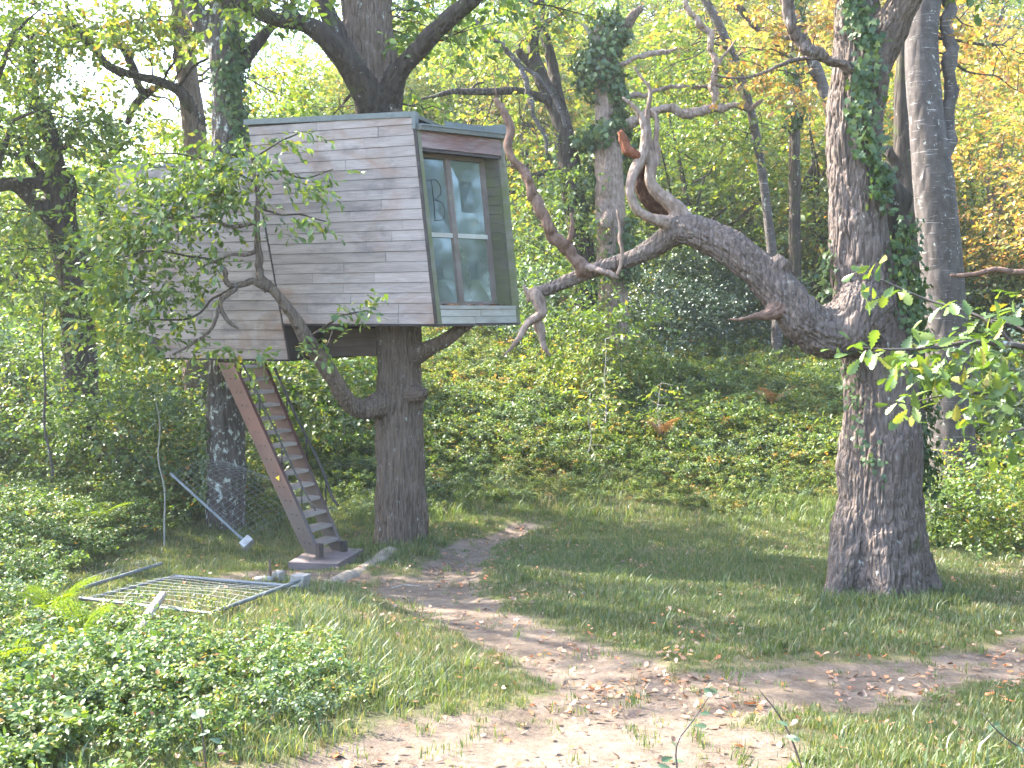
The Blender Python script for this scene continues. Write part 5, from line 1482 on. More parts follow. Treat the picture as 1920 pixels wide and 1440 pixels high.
for i_, (px, d_, sc, lab) in enumerate([(1120, 23.0, .75, 'yellow-green shrub at the foot of the ivy-clad snag'), (1185, 23.2, .65, 'smaller shrub right of the foot of the ivy-clad snag'), (1060, 23.6, .75, 'shrub left of the foot of the ivy-clad snag'), (1150, 23.5, 1.05, 'tall loose shrub hiding the lower snag')]):
    plant_bush('slope_shrub', (px - 960) / F * d_, d_, ['ybush0', 'bush1', 'ybush2', 'bush2'][i_], sc, (1, 1, 1), lab, 'shrubs at the foot of the snag', sz=1.15)
hol = [dict(x=(px - 960) / F * d_, y=d_, kind='holly%d' % (i % 2), sc=sc, t=(1, 1, 1)) for i, (px, d_, sc) in enumerate([(1235, 26.5, .85), (1330, 27.5, .95), (1410, 28, .8), (1190, 27, .8), (1290, 28.5, 1.0), (980, 27, .6)])]
lay_out(hol, '%s of the dark evergreen holly bushes under the broken bough', lambda s, lab: plant_bush('holly_bush', s['x'], s['y'], s['kind'], s['sc'], s['t'], lab, 'dark holly bushes under the broken bough', z=1.1))

# saplings
def sapling(px, d_, h, mat, r, seed, label, leafm=None, nl=10, lean=0.0, ls=.12):
    x = (px - 960) / F * d_
    b = np.array([x, d_, gz(x, d_)])
    t = thing('sapling', b, label, 'sapling')
    gg = np.random.default_rng(seed)
    P = np.array([b + np.array([lean * f * h + gg.normal(0, .03), gg.normal(0, .03), f * h - .05]) for f in np.linspace(0, 1, 6)])
    P2, R2 = resample(P, np.linspace(r, r * .35, 6), .15)
    make('stem', *tube(P2, R2, 6), mat, t, smooth=True)
    if leafm:
        k = gg.integers(len(P2) // 4, len(P2), nl)
        ax = np.stack([gg.normal(0, 1, nl), gg.normal(0, 1, nl), gg.normal(.2, .3, nl)], 1)
        base = P2[k] + ax * .12
        tw = [tube(np.array([P2[q], P2[q] + a_ * .26 / max(np.linalg.norm(a_), .1)]), [.005, .002], 4) for q, a_ in zip(k, ax)]
        make('twigs', *join(*tw), mat, t)['kind'] = 'stuff'
        V, T = sprays(base, ax, np.full(nl, .45), 7, ls, L_oak(), flat=.6, droop=.3)
        foliage_obj('foliage', (V, T), leafm, t)
    return t
sapling(1135, 21.0, 2.3, M_PALEBARK, .018, 1, 'slim sapling with big yellow-green leaves below the broken bough', M_LEAF_Y, 26)
sapling(1105, 20.0, 1.5, M_PALEBARK, .014, 2, 'small leafy sapling among the brambles left of the slim sapling', M_LEAF_Y, 16)
sapling(1240, 20.5, 1.5, M_PALEBARK, .014, 3, 'low leafy sapling in front of the dark holly', M_LEAF_Y, 18)
sapling(85, 16.5, 3.6, M_BARK_GREY, .03, 4, 'thin grey sapling stem among the bushes on the far left', M_LEAF, 20)
sapling(305, 14.6, 2.3, M_PALEBARK, .016, 5, 'thin whitish bare sapling left of the stairs', None, 0, -.055)
sapling(640, 20.0, 1.6, M_PALEBARK, .014, 6, 'small sapling seen between the stairs and the middle oak', M_LEAF_Y, 16)
sapling(1610, 17.5, 1.7, M_BARK_GREY, .015, 7, 'small sapling just behind the old oak', M_LEAF_Y, 14)

plant_tree('added_shade_tree', -8.4, 14.2, 'tall1', 11.5, .24, M_BARK_MID, .85, 1.0, (1, 1, 1), 'very tall unseen oak added beyond the left edge, its high crown shading the path', 'added shade trees beyond the left edge')  # unseen tree added to throw shade on the path
plant_tree('added_shade_tree', -9.6, 17.4, 'tall2', 9.1, .3, M_BARK_DARK, .65, 2.0, (1, 1, 1), 'added shade oak, slim and tall, at the left edge of the photo behind the bramble bank', 'added shade trees beyond the left edge')  # tree added to shade the stairs but not the leaf spray
# trees beyond the frame: left ones added for shade, right ones stand in the window's reflection
for (x, y, kind, sc, lab) in [(-18.5, 13.0, 'tall0', 1.2, 'tall unseen oak added for shade far beyond the left edge of the clearing'), (-18, 9, 'tall2', 1.2, 'unseen oak added for shade far beyond the left edge beside the viewer')]:
    plant_tree('added_shade_tree', x, y, kind, 3.6, .22, M_BARK_DARK, sc, x * 3.1, tint(.1), lab, 'added shade trees beyond the left edge')
for (x, y, kind, sc, lab) in [(10.5, 5.0, 'tall0', .9, 'green tree beyond the right edge, closest to the viewer'), (14, 9, 'tall1', 1.0, 'green tree beyond the right edge level with the old oak'), (12.5, 13.5, 'tall2', 1.0, 'green tree beyond the right edge behind the old oak'), (17, 5.5, 'tall0', 1.1, 'green tree beyond the right edge in the second row'),
                              (19, 12, 'tall1', 1.1, 'green tree beyond the right edge, farthest out'), (11, 0, 'tall2', 1.0, 'green tree to the right behind the viewer')]:
    plant_tree('side_tree', x, y, kind, 2.6, .2, M_BARK_DARK, sc, x * 2.3, tint(.1), lab, 'trees beyond the right edge')
for i, (x, y) in enumerate([(9.5, 8.0), (11.5, 11), (13, 6.5), (15, 10.5), (16, 8), (12.5, 3)]):
    plant_bush('side_bush', x, y, 'bush%d' % (i % 3), 1.4, tint(.1), '%s of the green bushes beyond the right edge of the clearing' % ['nearest', 'fifth nearest', 'second nearest', 'sixth nearest', 'third nearest', 'fourth nearest'][i], 'bushes beyond the right edge')

# ------------------------------------------------------------------ ground cover, grass, litter (nobody could count it)
def scatter(name, pts, rot, scl, idx, sources, mats, label, cat):
    """one object whose points carry instances of a few clump meshes"""
    col = bpy.data.collections.new(name + '_clumps')
    for i, me in enumerate(sources):
        o = bpy.data.objects.new('%s_clump_%02d' % (name, i), me)
        col.objects.link(o)
    me = bpy.data.meshes.new(name)
    me.vertices.add(len(pts))
    me.vertices.foreach_set('co', np.asarray(pts, np.float32).ravel())
    for an, ty, dat in (('rot', 'FLOAT_VECTOR', rot), ('scl', 'FLOAT', scl), ('idx', 'INT', idx)):
        a_ = me.attributes.new(an, ty, 'POINT')
        a_.data.foreach_set('vector' if ty == 'FLOAT_VECTOR' else 'value', np.asarray(dat, np.int32 if ty == 'INT' else np.float32).ravel())
    o = bpy.data.objects.new(name, me)
    COL.objects.link(o)
    ng = bpy.data.node_groups.new(name, 'GeometryNodeTree')
    ng.interface.new_socket('Geometry', in_out='INPUT', socket_type='NodeSocketGeometry')
    ng.interface.new_socket('Geometry', in_out='OUTPUT', socket_type='NodeSocketGeometry')
    gi = ng.nodes.new('NodeGroupInput'); go = ng.nodes.new('NodeGroupOutput')
    ci = ng.nodes.new('GeometryNodeCollectionInfo')
    ci.inputs['Collection'].default_value = col
    ci.inputs['Separate Children'].default_value = True
    ci.inputs['Reset Children'].default_value = True
    ip = ng.nodes.new('GeometryNodeInstanceOnPoints')
    ip.inputs['Pick Instance'].default_value = True
    def attr(n_, ty):
        nd = ng.nodes.new('GeometryNodeInputNamedAttribute'); nd.data_type = ty; nd.inputs['Name'].default_value = n_
        return nd.outputs['Attribute']
    L = ng.links.new
    L(gi.outputs[0], ip.inputs['Points']); L(ci.outputs[0], ip.inputs['Instance'])
    L(attr('idx', 'INT'), ip.inputs['Instance Index'])
    L(attr('rot', 'FLOAT_VECTOR'), ip.inputs['Rotation'])
    L(attr('scl', 'FLOAT'), ip.inputs['Scale'])
    L(ip.outputs[0], go.inputs[0])
    md = o.modifiers.new('scatter', 'NODES'); md.node_group = ng
    return props(o, label, cat, kind='stuff')

def in_view(x, y, pad=1.0):
    return (np.abs(x) < y * .53 + pad)

def tuft(n, h, spread, seed, wide=.006, bend=.5):
    gg = np.random.default_rng(seed)
    V, T = [], []
    for k in range(n):
        b = np.array([gg.normal(0, spread), gg.normal(0, spread), -.01])
        a_ = gg.uniform(0, 6.28); d_ = np.array([math.cos(a_), math.sin(a_), 0]); s_ = np.array([-d_[1], d_[0], 0]) * wide * gg.uniform(.7, 1.4)
        hh = h * gg.uniform(.45, 1.15); bb = bend * gg.uniform(.2, 1.3)
        p1 = b + np.array([0, 0, hh * .5]) + d_ * hh * bb * .22
        p2 = b + np.array([0, 0, hh * (1 - .25 * bb)]) + d_ * hh * bb * .8
        o = len(V) * 5
        V.append(np.array([b - s_, b + s_, p1 + s_ * .8, p1 - s_ * .8, p2]))
        T += [(o, o + 1, o + 2), (o, o + 2, o + 3), (o + 3, o + 2, o + 4)]
    return np.concatenate(V), np.array(T)
M_GRASS_DRY = leaf('dry_grass_blade', [(0.0, (0.10, 0.11, 0.035)), (0.6, (0.22, 0.18, 0.08)), (1.0, (0.33, 0.26, 0.14))], 0.35, (1.1, 1.0, .8), 0.05)
TUFTS = [mesh_data('tuft', *tuft(20, .075, .05, 1, .0045), M_GRASS), mesh_data('tuft', *tuft(20, .10, .055, 2, .0045), M_GRASS), mesh_data('tuft', *tuft(18, .13, .06, 3, .0045), M_GRASS), mesh_data('tuft', *tuft(14, .11, .06, 4, .004), M_GRASS_DRY), mesh_data('tuft', *tuft(20, .24, .07, 5, .006, .9), M_GRASS)]
def grass_density(x, y):
    pm = path_mask(x, y)
    dens = 1 - .97 * sstep(-.5, .36, pm)
    patch = sstep(-.45, .1, fbm(xy3(x, y, .9, 8.0), 3))
    return dens * (.45 + .55 * patch), pm
# zone masks in ground coordinates
def zone_mask(x, y, poly_px):
    poly = np.array([hit(a_, b_)[:2] for a_, b_ in poly_px])
    x = np.asarray(x); y = np.asarray(y)
    inside = np.zeros(len(x), bool)
    j = len(poly) - 1
    for i in range(len(poly)):
        xi, yi = poly[i]; xj, yj = poly[j]
        c = ((yi > y) != (yj > y)) & (x < (xj - xi) * (y - yi) / (yj - yi + 1e-12) + xi)
        inside ^= c
        j = i
    return inside
N = 210000
gxp = rng.uniform(-9.5, 13, N); gyp = 3.4 + (21.0 - 3.4) * rng.random(N) ** 1.25
dn, pm = grass_density(gxp, gyp)
keepm = in_view(gxp, gyp, 1.4) & (rng.random(N) < dn)
gxp, gyp, pm = gxp[keepm], gyp[keepm], pm[keepm]
n = len(gxp)
hgt = fbm(xy3(gxp, gyp, .55, 1.0), 3)
gi_ = np.where(hgt > .15, 2, np.where(hgt > -.2, 1, 0))
gi_ = np.where(rng.random(n) < .10 + .22 * (fbm(xy3(gxp, gyp, .4, 30.), 2) > .1), 3, gi_)
near_trunk = (np.hypot(gxp - 4.05, gyp - 11.0) < .95) | (np.hypot(gxp + 1.6, gyp - 14.5) < .75)
zgA = zone_mask(gxp, gyp, [(560, 1150), (700, 1190), (820, 1290), (760, 1400), (560, 1440), (300, 1440), (420, 1330), (560, 1330)])
gi_ = np.where((rng.random(n) < .022 + .30 * zgA) | (near_trunk & (rng.random(n) < .4)), 4, gi_)
gs = rng.uniform(.5, .95, n) * np.where(pm > -.5, .72, 1.0)
GRASS = scatter('grass', np.stack([gxp, gyp, ground_z(gxp, gyp) - .005], 1), np.stack([rng.normal(0, .12, n), rng.normal(0, .12, n), rng.uniform(0, 6.28, n)], 1), gs, gi_, TUFTS, None,
                'soft uneven grass with dry tufts over the clearing', 'grass')

# fallen leaves
def litter_leaf(seed):
    gg = np.random.default_rng(seed)
    V, T = L_oak()
    V = V.copy() * np.array([1.15, 1, 1]); V[:, 1] -= .5
    V[:, 2] = .10 + .5 * gg.uniform(.4, 1) * V[:, 0] ** 2 + .35 * gg.uniform(-.2, 1) * V[:, 1] ** 2 + gg.normal(0, .015, len(V))
    return V, T
LT = [mesh_data('fallen', *litter_leaf(k), M_LITTER) for k in range(6)]
N = 90000
lx = rng.uniform(-7, 9, N); ly = 3.3 + 13.5 * rng.random(N) ** 1.1
pm = path_mask(lx, ly)
clump = sstep(-.25, .35, fbm(xy3(lx, ly, 1.6, 12.), 3))
prob = (.25 + .27 * sstep(-.6, .15, pm)) * (.12 + .88 * clump) * np.where(ly < 7.2, 1.15, .8)
keepm = in_view(lx, ly, .4) & (rng.random(N) < prob)
lx, ly, pm = lx[keepm], ly[keepm], pm[keepm]; n = len(lx)
scatter('fallen_leaves', np.stack([lx, ly, ground_z(lx, ly) + np.where(pm > 0, -.022, .012 + .03 * rng.random(n))], 1), np.stack([rng.normal(0, .35, n), rng.normal(0, .35, n), rng.uniform(0, 6.28, n)], 1),
        rng.uniform(.024, .066, n), rng.integers(0, 6, n), LT, None, 'tan and orange oak leaves strewn over the path and grass', 'fallen leaves')

# brambles: arching shoots with leaves in threes
def bramble_clump(seed, mat, r=.42, h=.42, stems=11, per=17, ls=.043):
    gg = np.random.default_rng(seed)
    PV, ST = [], []
    for k in range(stems):
        a_ = gg.uniform(0, 6.28); ln = r * gg.uniform(.7, 1.5); hh = h * gg.uniform(.5, 1.25)
        t = np.linspace(0, 1, 7)[:, None]
        b = np.array([gg.normal(0, .12), gg.normal(0, .12), -.03])
        d_ = np.array([math.cos(a_), math.sin(a_), 0])
        P = b + d_ * ln * t + np.array([0, 0, 1.0]) * hh * (1 - (1 - t * 1.35) ** 2 * 1.0 + 0 * t) * 1.0
        P[:, 2] = b[2] + hh * (1 - (1 - 1.25 * t[:, 0]) ** 2)
        ST.append(tube(P, np.linspace(.005, .002, 7), 4))
        f = gg.uniform(.2, 1, per) * 6
        i = np.minimum(f.astype(int), 5); fr = (f - i)[:, None]
        q = P[i] * (1 - fr) + P[i + 1] * fr
        for j in (-1, 0, 1):
            dd = gg.normal(0, .5, (per, 3)) + d_ * .4; dd[:, 2] = gg.normal(-.15, .25, per)
            base_d = dd if j == 0 else dd @ np.array([[math.cos(j), math.sin(j), 0], [-math.sin(j), math.cos(j), 0], [0, 0, 1]]).T
            nn = gg.normal(0, .4, (per, 3)); nn[:, 2] += 1
            PV.append(leaves(L_oval(), q + dd / np.linalg.norm(dd, axis=1)[:, None] * .035, base_d, nn, ls * gg.uniform(.7, 1.3, per) * (1.25 if j == 0 else 1)))
    V, T = tris_join(PV)
    me = mesh_data('bramble', V, T, mat)
    return me
BR = [bramble_clump(1, M_BRAMBLE), bramble_clump(2, M_BRAMBLE), bramble_clump(3, M_BRAMBLE, .5, .5), bramble_clump(4, M_LEAF_B, .4, .4, 11, 16, .042), bramble_clump(5, M_LEAF_Y, .38, .4, 9, 14, .046), bramble_clump(6, M_LEAF, .45, .5, 9, 15, .05), bramble_clump(7, M_LEAF_O, .36, .4, 8, 13, .05)]

def bramble_zone(px0, px1, py0, py1, n, soft):
    q = []
    pxs = rng.uniform(px0, px1, n); pys = rng.uniform(py0, py1, n)
    return pxs, pys
N = 30000
bx = rng.uniform(-9, 2, N); by = rng.uniform(3.2, 20, N)
wx = bx + .35 * fbm(xy3(bx, by, .9, 2.), 3); wy = by + .6 * fbm(xy3(bx, by, .9, 6.), 3)
zA = zone_mask(wx, wy, [(-700, 1500), (-500, 1100), (60, 1150), (230, 1175), (380, 1165), (520, 1190), (650, 1215), (700, 1290), (640, 1350), (500, 1385), (420, 1440), (350, 1600), (-400, 1800)])
zB = zone_mask(wx, wy, [(-300, 1110), (60, 1110), (150, 1060), (270, 1010), (330, 965), (360, 930), (380, 890), (360, 860), (-200, 830), (-500, 1000)])
dens = np.where(zA, (.10 + .06 * (by < 7)) * (.22 + 1.5 * sstep(-.25, .3, fbm(xy3(bx, by, 1.1, 44.), 3))), 0) + np.where(zB, .17, 0)
keepm = in_view(bx, by, 2.0) & (rng.random(N) < dens)
bx, by, zAk = bx[keepm], by[keepm], zA[keepm]; n = len(bx)
ri = rng.random(n)
bi = np.where(ri < .50, rng.integers(0, 3, n), np.where(ri < .58, 3, np.where(ri < .82, 5, 4)))
hs = .78 + .5 * fbm(xy3(bx, by, 1.1, 44.), 3)
scatter('bramble_undergrowth', np.stack([bx, by, ground_z(bx, by) - .02], 1), np.stack([rng.normal(0, .12, n), rng.normal(0, .12, n), rng.uniform(0, 6.28, n)], 1), hs * rng.uniform(.7, 1.2, n) * np.where(zAk, .72, 1.0), bi, BR, None,
        'tangle of low dark green brambles on the left of the clearing', 'brambles')
# the slope behind the clearing
N = 40000
bx = rng.uniform(-14, 20, N); by = rng.uniform(15.5, 34, N)
edge = np.where(bx > -1.2, 18.2, 17.4) + .9 * fbm(xy3(bx, bx * 0, .5, 2.), 2) - .12 * np.maximum(bx - 1, 0) - .20 * np.maximum(-4 - bx, 0)
pxx = 960 + F * bx / by
keepm0 = keepm = in_view(bx, by, 2.0) & (by > edge) & (rng.random(N) < np.where(by < 24, .46, .3))
bx, by = bx[keepm], by[keepm]; n = len(bx)
ri = rng.random(n); nz = fbm(xy3(bx, by, .45, 9.), 3)
bi = np.where(nz > .2, np.where(ri < .62, 4, np.where(ri < .72, 6, 5)), np.where(nz > -.2, np.where(ri < .4, 5, np.where(ri < .85, 4, np.where(ri < .89, 6, 3))), np.where(ri < .35, 3, np.where(ri < .85, 5, 4))))
scatter('slope_undergrowth', np.stack([bx, by, ground_z(bx, by) - .03], 1), np.stack([rng.normal(0, .15, n), rng.normal(0, .15, n), rng.uniform(0, 6.28, n)], 1), rng.uniform(.65, 1.25, n) * (.42 + .58 * sstep(0, 3.2, by - edge[keepm0])), bi, BR, None,
        'waist-high mixed undergrowth turning yellow on the slope behind the clearing', 'undergrowth')

# long grass along the foot of the slope
M_GRASS_L = leaf('long_grass_blade', [(0.0, (0.08, 0.135, 0.035)), (0.7, (0.125, 0.185, 0.05)), (1.0, (0.24, 0.24, 0.09))], 0.5, gloss=0.03)
LG = [mesh_data('tuft', *tuft(22, .34, .10, 71, .007, .9), M_GRASS_L), mesh_data('tuft', *tuft(22, .45, .12, 72, .007, .8), M_GRASS_L), mesh_data('tuft', *tuft(18, .40, .10, 73, .006, .7), M_GRASS_DRY)]
N = 26000
hx = rng.uniform(-10, 14, N); hy = rng.uniform(15.8, 25, N)
pr = sstep(15.9, 18.2, hy) * (1 - .75 * sstep(20.5, 24, hy)) * (.25 + .75 * sstep(-.3, .3, fbm(xy3(hx, hy, .7, 21.), 3)))
keepm = in_view(hx, hy, .8) & (rng.random(N) < pr * .42) & (path_mask(hx, hy) < .2)
hx, hy = hx[keepm], hy[keepm]; n = len(hx)
scatter('long_grass', np.stack([hx, hy, ground_z(hx, hy) - .01], 1), np.stack([rng.normal(0, .15, n), rng.normal(0, .15, n), rng.uniform(0, 6.28, n)], 1), rng.uniform(.35, .85, n), np.where(rng.random(n) < .07, 2, rng.integers(0, 2, n)), LG, None,
        'long pale green grass along the foot of the slope behind the clearing', 'long grass')

# ------------------------------------------------------------------ ferns
def fern_frond(ln, seed):
    gg = np.random.default_rng(seed)
    V, D, S, Nn = [], [], [], []
    nseg = 15
    for i in range(1, nseg):
        f = i / nseg
        c = np.array([0, ln * f, ln * (.75 * f - .62 * f * f)])
        w = ln * .36 * math.sin(math.pi * min(1, .12 + .95 * (1 - f))) * (1.05 - f * .4)
        for sg in (-1, 1):
            m = max(3, int(8 * w / (ln * .36)))
            for k in range(m):
                u = (k + .5) / m
                p = c + np.array([sg * w * u, w * u * .22, -.10 * w * u * u])
                for s2 in (-1, 1):
                    V.append(p); D.append([sg * .35, s2 * 1.0, -.05]); S.append(ln * .088 * (1.15 - u)); Nn.append([0, 0, 1])
    return leaves(L_simple(), np.array(V), np.array(D, float), np.array(Nn, float) + gg.normal(0, .15, (len(V), 3)), np.array(S)), nseg
def fern(px, py, ln, n, label, mat, seed, lift=.0):
    b = hit(px, py); b[2] += lift
    t = thing('fern', b, label, 'fern')
    gg = np.random.default_rng(seed)
    for k in range(n):
        (V, T), _ = fern_frond(ln * gg.uniform(.75, 1.15), seed + k)
        a_ = 6.28 * k / n + gg.normal(0, .25); tl = gg.uniform(.2, .75)
        Rm = np.array(Matrix.Rotation(a_, 3, 'Z') @ Matrix.Rotation(tl, 3, 'X'))
        V = V @ Rm.T + b
        rach = np.array([[0, ln * f, ln * (.75 * f - .62 * f * f)] for f in np.linspace(0, .98, 8)]) @ Rm.T + b
        Vt, Tt = tube(rach, np.linspace(.005, .0015, 8), 4)
        VV, FF = join((V, T), (Vt, Tt))
        make('frond', VV, FF, mat, t)
    return t
fern(100, 1190, .46, 6, 'bright yellow-green fern standing up out of the brambles beside the fallen fence', M_FERN, 3, .12)
fern(150, 1235, .45, 5, 'lower yellow-green fern just below the tallest bright fern', M_FERN, 8, .12)
fern(25, 1310, .4, 5, 'bright fern at the left edge above the dark brambles', M_FERN, 12, .15)
fern(110, 910, .6, 5, 'dry brown fern on the bramble bank at the left', M_FERN_DRY, 15, .15)
fern(230, 890, .6, 5, 'dry tan fern beside the lichen-spotted trunk', M_FERN_DRY, 18, .2)
fern(1240, 850, .6, 6, 'orange-brown dry fern on the slope above the grass', M_FERN_DRY, 21, .25)
fern(1450, 790, .6, 6, 'rusty fern on the slope left of the old oak', M_FERN_DRY, 24, .3)
fern(180, 1010, .55, 5, 'yellowish fern low on the bramble bank', M_FERN, 27, .2)

# ------------------------------------------------------------------ fallen mesh fence panels
def tube_px(name, pts, r, mat, parent, sides=10):
    P = np.array([at(x, y, d_) for x, y, d_ in pts])
    P2, _ = resample(P, [1] * len(P), .4)
    return make(name, *tube(P2, r, sides), mat, parent, smooth=False)
def mesh_panel(parent, c, nu, nv, sag=.0, r=.003):
    """woven wire between four corners (a, b, c, d going round)"""
    a_, b_, c_, d_ = c
    pcs = []
    def pt(u, v):
        p = a_ * (1 - u) * (1 - v) + b_ * u * (1 - v) + c_ * u * v + d_ * (1 - u) * v
        return p + Z3 * sag * math.sin(math.pi * v) * math.sin(math.pi * (.2 + .6 * u)) + Z3 * .012 * math.sin(7 * u + 5 * v)
    for i in range(nu):
        u = (i + .5) / nu
        pcs.append(tube(np.array([pt(u, v) for v in np.linspace(0, 1, 9)]), r, 4))
    for j in range(nv):
        v = (j + .5) / nv
        pcs.append(tube(np.array([pt(u, v) for u in np.linspace(0, 1, 9)]), r, 4))
    o = make('wire_mesh', *join(*pcs), M_WIRE, parent)
    o['kind'] = 'stuff'
    return o
def gpt(px, py, h):
    p = hit(px, py); return p + Z3 * h
def rail_pts(name, P, r, parent):
    P2, _ = resample(np.array(P), [1] * len(P), .4)
    return make(name, *tube(P2, r, 10), M_GALV, parent)
A_, B_ = at(320, 888, 14.7), at(458, 1014, 14.3)
C_, D_ = at(640, 955, 16.1), at(440, 868, 16.2)
pan1 = thing('fence_panel', B_ - Z3 * .05, 'grey mesh fence panel propped on edge between the stairs and the lichen-spotted trunk', 'fence panel', 'collapsed site fence panels')
rail_pts('post', [A_, B_], .021, pan1)
mesh_panel(pan1, (A_, B_, C_, D_), 20, 14, .22, .0018)
Q1, Q2, Q3, Q4 = gpt(328, 1092, .07), gpt(562, 1112, .07), gpt(400, 1165, .07), gpt(150, 1140, .10)
Q2m = Q2 + (Q3 - Q2) * .02
pan2 = thing('fence_panel', (Q1 + Q2 + Q3 + Q4) / 4 - Z3 * .05, 'flattened mesh fence panel lying in the grass left of the timber slab', 'fence panel', 'collapsed site fence panels')
rail_pts('rail', [Q1, Q2], .021, pan2); rail_pts('post', [Q2 + Z3 * .07, Q3 + Z3 * .01], .021, pan2); rail_pts('post', [Q1 - Z3 * .0, Q4 - Z3 * .03], .019, pan2); rail_pts('rail', [Q3, Q4], .016, pan2)
mesh_panel(pan2, (Q1, Q2, Q3, Q4), 24, 10, .04, .0018)
R1, R2 = gpt(303, 1074, .12), gpt(130, 1128, .10)
pan3 = thing('fence_panel', (R1 + R2) / 2 - Z3 * .1, 'mesh fence panel sunk in the brambles at the left, one straight tube showing', 'fence panel', 'collapsed site fence panels')
rail_pts('post', [R1, R2], .022, pan3)
mesh_panel(pan3, (R1, R2, gpt(170, 1090, .07), gpt(290, 1052, .07)), 9, 5, .03, .0016)
def block(loc, ax, ay, az, label, mat, name='fence_foot'):
    V, Fc = obox(loc, ax, ay, az)
    me_o = make(name, V, Fc, mat)
    b = me_o.modifiers.new('bevel', 'BEVEL'); b.width = .012; b.segments = 2
    return props(me_o, label, 'concrete block', 'concrete fence feet')
dirp = unit(B_ - A_); sidep = unit(np.cross(dirp, [0, .6, 1])); upp = np.cross(dirp, sidep)
block(B_ + dirp * .05, dirp * .055, sidep * .10, upp * .085, 'pale concrete fence foot on the lower end of the propped post', M_CONCRETE_W)
qf = gpt(553, 1108, .09)
block(qf + np.array([.05, .02, 0]), np.array([.085, -.03, .0]), np.array([.03, .06, 0]), np.array([.02, 0, .10]), 'grey concrete fence foot standing at the right end of the flattened panel', M_CONCRETE)
qg = gpt(522, 1092, .06)
block(qg, np.array([.05, -.02, 0]), np.array([.02, .06, 0]), np.array([0, 0, .075]), 'small worn concrete lump just behind the standing fence foot', M_CONCRETE)
P, R = np.array([gpt(478, 1094, .04), gpt(495, 1095, .05), gpt(512, 1094, .045)]), np.array([.035, .05, .04])
P, R = resample(P, R, .05)
props(make('stone', *tube(P, R, 10, wob=.25, seed=4), M_CONCRETE, smooth=True), 'low pale stone lying beside the small concrete lump', 'stone')
# stake, logs, stones
P = np.array([hit(506, 1088), hit(506, 1088) + np.array([.005, 0, .14]), hit(506, 1088) + np.array([-.005, 0, .26])])
props(make('stake', *tube(P, [.018, .016, .014], 7, wob=.2), M_BARK_MID), 'short thin wooden stake stuck in the ground in front of the timber slab', 'stake')
P = np.array([gpt(248, 1228, .08), gpt(275, 1195, .16), gpt(306, 1158, .22)]); P2, R2 = resample(P, [.045, .05, .035], .08)
props(make('log', *tube(P2, R2, 9, wob=.3, seed=9), M_PALELOG, smooth=True), 'pale bleached log poking out of the brambles below the flattened fence', 'log')
P = np.array([gpt(735, 1106, .02), gpt(760, 1102, .03), gpt(790, 1103, .02)]); P2, R2 = resample(P, [.008, .012, .006], .04)
props(make('stick', *tube(P2, R2, 6, wob=.3), M_PALELOG, smooth=True), 'small pale stick on the bare earth in front of the middle oak', 'stick')
def rock(px, py, r, label, sd, mat):
    b = hit(px, py)
    g3 = np.random.default_rng(sd)
    lat, lon = np.meshgrid(np.linspace(-math.pi / 2, math.pi / 2, 9), np.linspace(0, 2 * math.pi, 13)[:-1], indexing='ij')
    d3 = np.stack([np.cos(lat) * np.cos(lon), np.cos(lat) * np.sin(lon), np.sin(lat)], -1).reshape(-1, 3)
    V = d3 * r * np.array([1.3, 1, .6]) * (1 + .3 * fbm(d3 * 1.6 + sd, 3))[:, None] + b + Z3 * r * .12
    Fc = [(i * 12 + j, i * 12 + (j + 1) % 12, (i + 1) * 12 + (j + 1) % 12, (i + 1) * 12 + j) for i in range(8) for j in range(12)]
    return props(make('stone', V, Fc, mat, smooth=True), label, 'stone')

# ------------------------------------------------------------------ leafy branch reaching in from the right, close to the viewer
DB = 5.2
br = thing('oak_branch', at(1960, 690, DB), 'leafy oak branch with large lobed leaves hanging into view from the right edge', 'branch')
stems = [[(2150, 640, DB, 9), (1990, 655, DB, 7), (1900, 645, DB - .05, 5.5), (1830, 640, DB - .1, 5), (1770, 652, DB - .1, 4), (1720, 655, DB - .1, 3), (1660, 655, DB - .1, 2), (1610, 652, DB - .1, 1.5)],
         [(1990, 655, DB, 5), (1930, 665, DB, 4), (1860, 605, DB + .1, 3), (1800, 580, DB + .2, 2.6), (1740, 560, DB + .3, 2.2), (1690, 540, DB + .3, 2), (1640, 520, DB + .3, 1.4)],
         [(2050, 655, DB, 5), (1950, 700, DB + .1, 4), (1890, 735, DB + .1, 3), (1830, 735, DB + .1, 2.4), (1770, 740, DB + .1, 1.8), (1720, 752, DB + .1, 1.2)],
         [(2060, 700, DB - .2, 5), (1980, 770, DB - .2, 4), (1930, 800, DB - .2, 3), (1890, 810, DB - .2, 2)],
         [(1990, 655, DB, 4), (1950, 640, DB + .1, 3), (1900, 610, DB + .2, 2.4), (1860, 600, DB + .2, 2)]]
for k, s in enumerate(stems):
    limb(br, s, M_BARK_GREY, 'stem', 6, .15, .05, 60 + k)
bb = [((1640, 662), (28, 14), 6), ((1700, 650), (30, 22), 9), ((1760, 655), (30, 26), 10), ((1710, 690), (34, 18), 8), ((1790, 690), (36, 22), 9), ((1850, 655), (36, 26), 11), ((1890, 700), (36, 30), 12), ((1820, 620), (36, 14), 6), ((1880, 610), (34, 18), 7), ((1900, 660), (24, 40), 9), ((1860, 745), (34, 20), 9), ((1800, 745), (26, 14), 5),
      ((1720, 760), (20, 10), 4), ((1900, 790), (26, 24), 8), ((1650, 500), (26, 14), 3), ((1685, 540), (16, 10), 2), ((1640, 530), (14, 8), 1), ((1790, 560), (20, 8), 2), ((1915, 560), (14, 24), 4), ((1900, 830), (18, 10), 3)]
SV = []
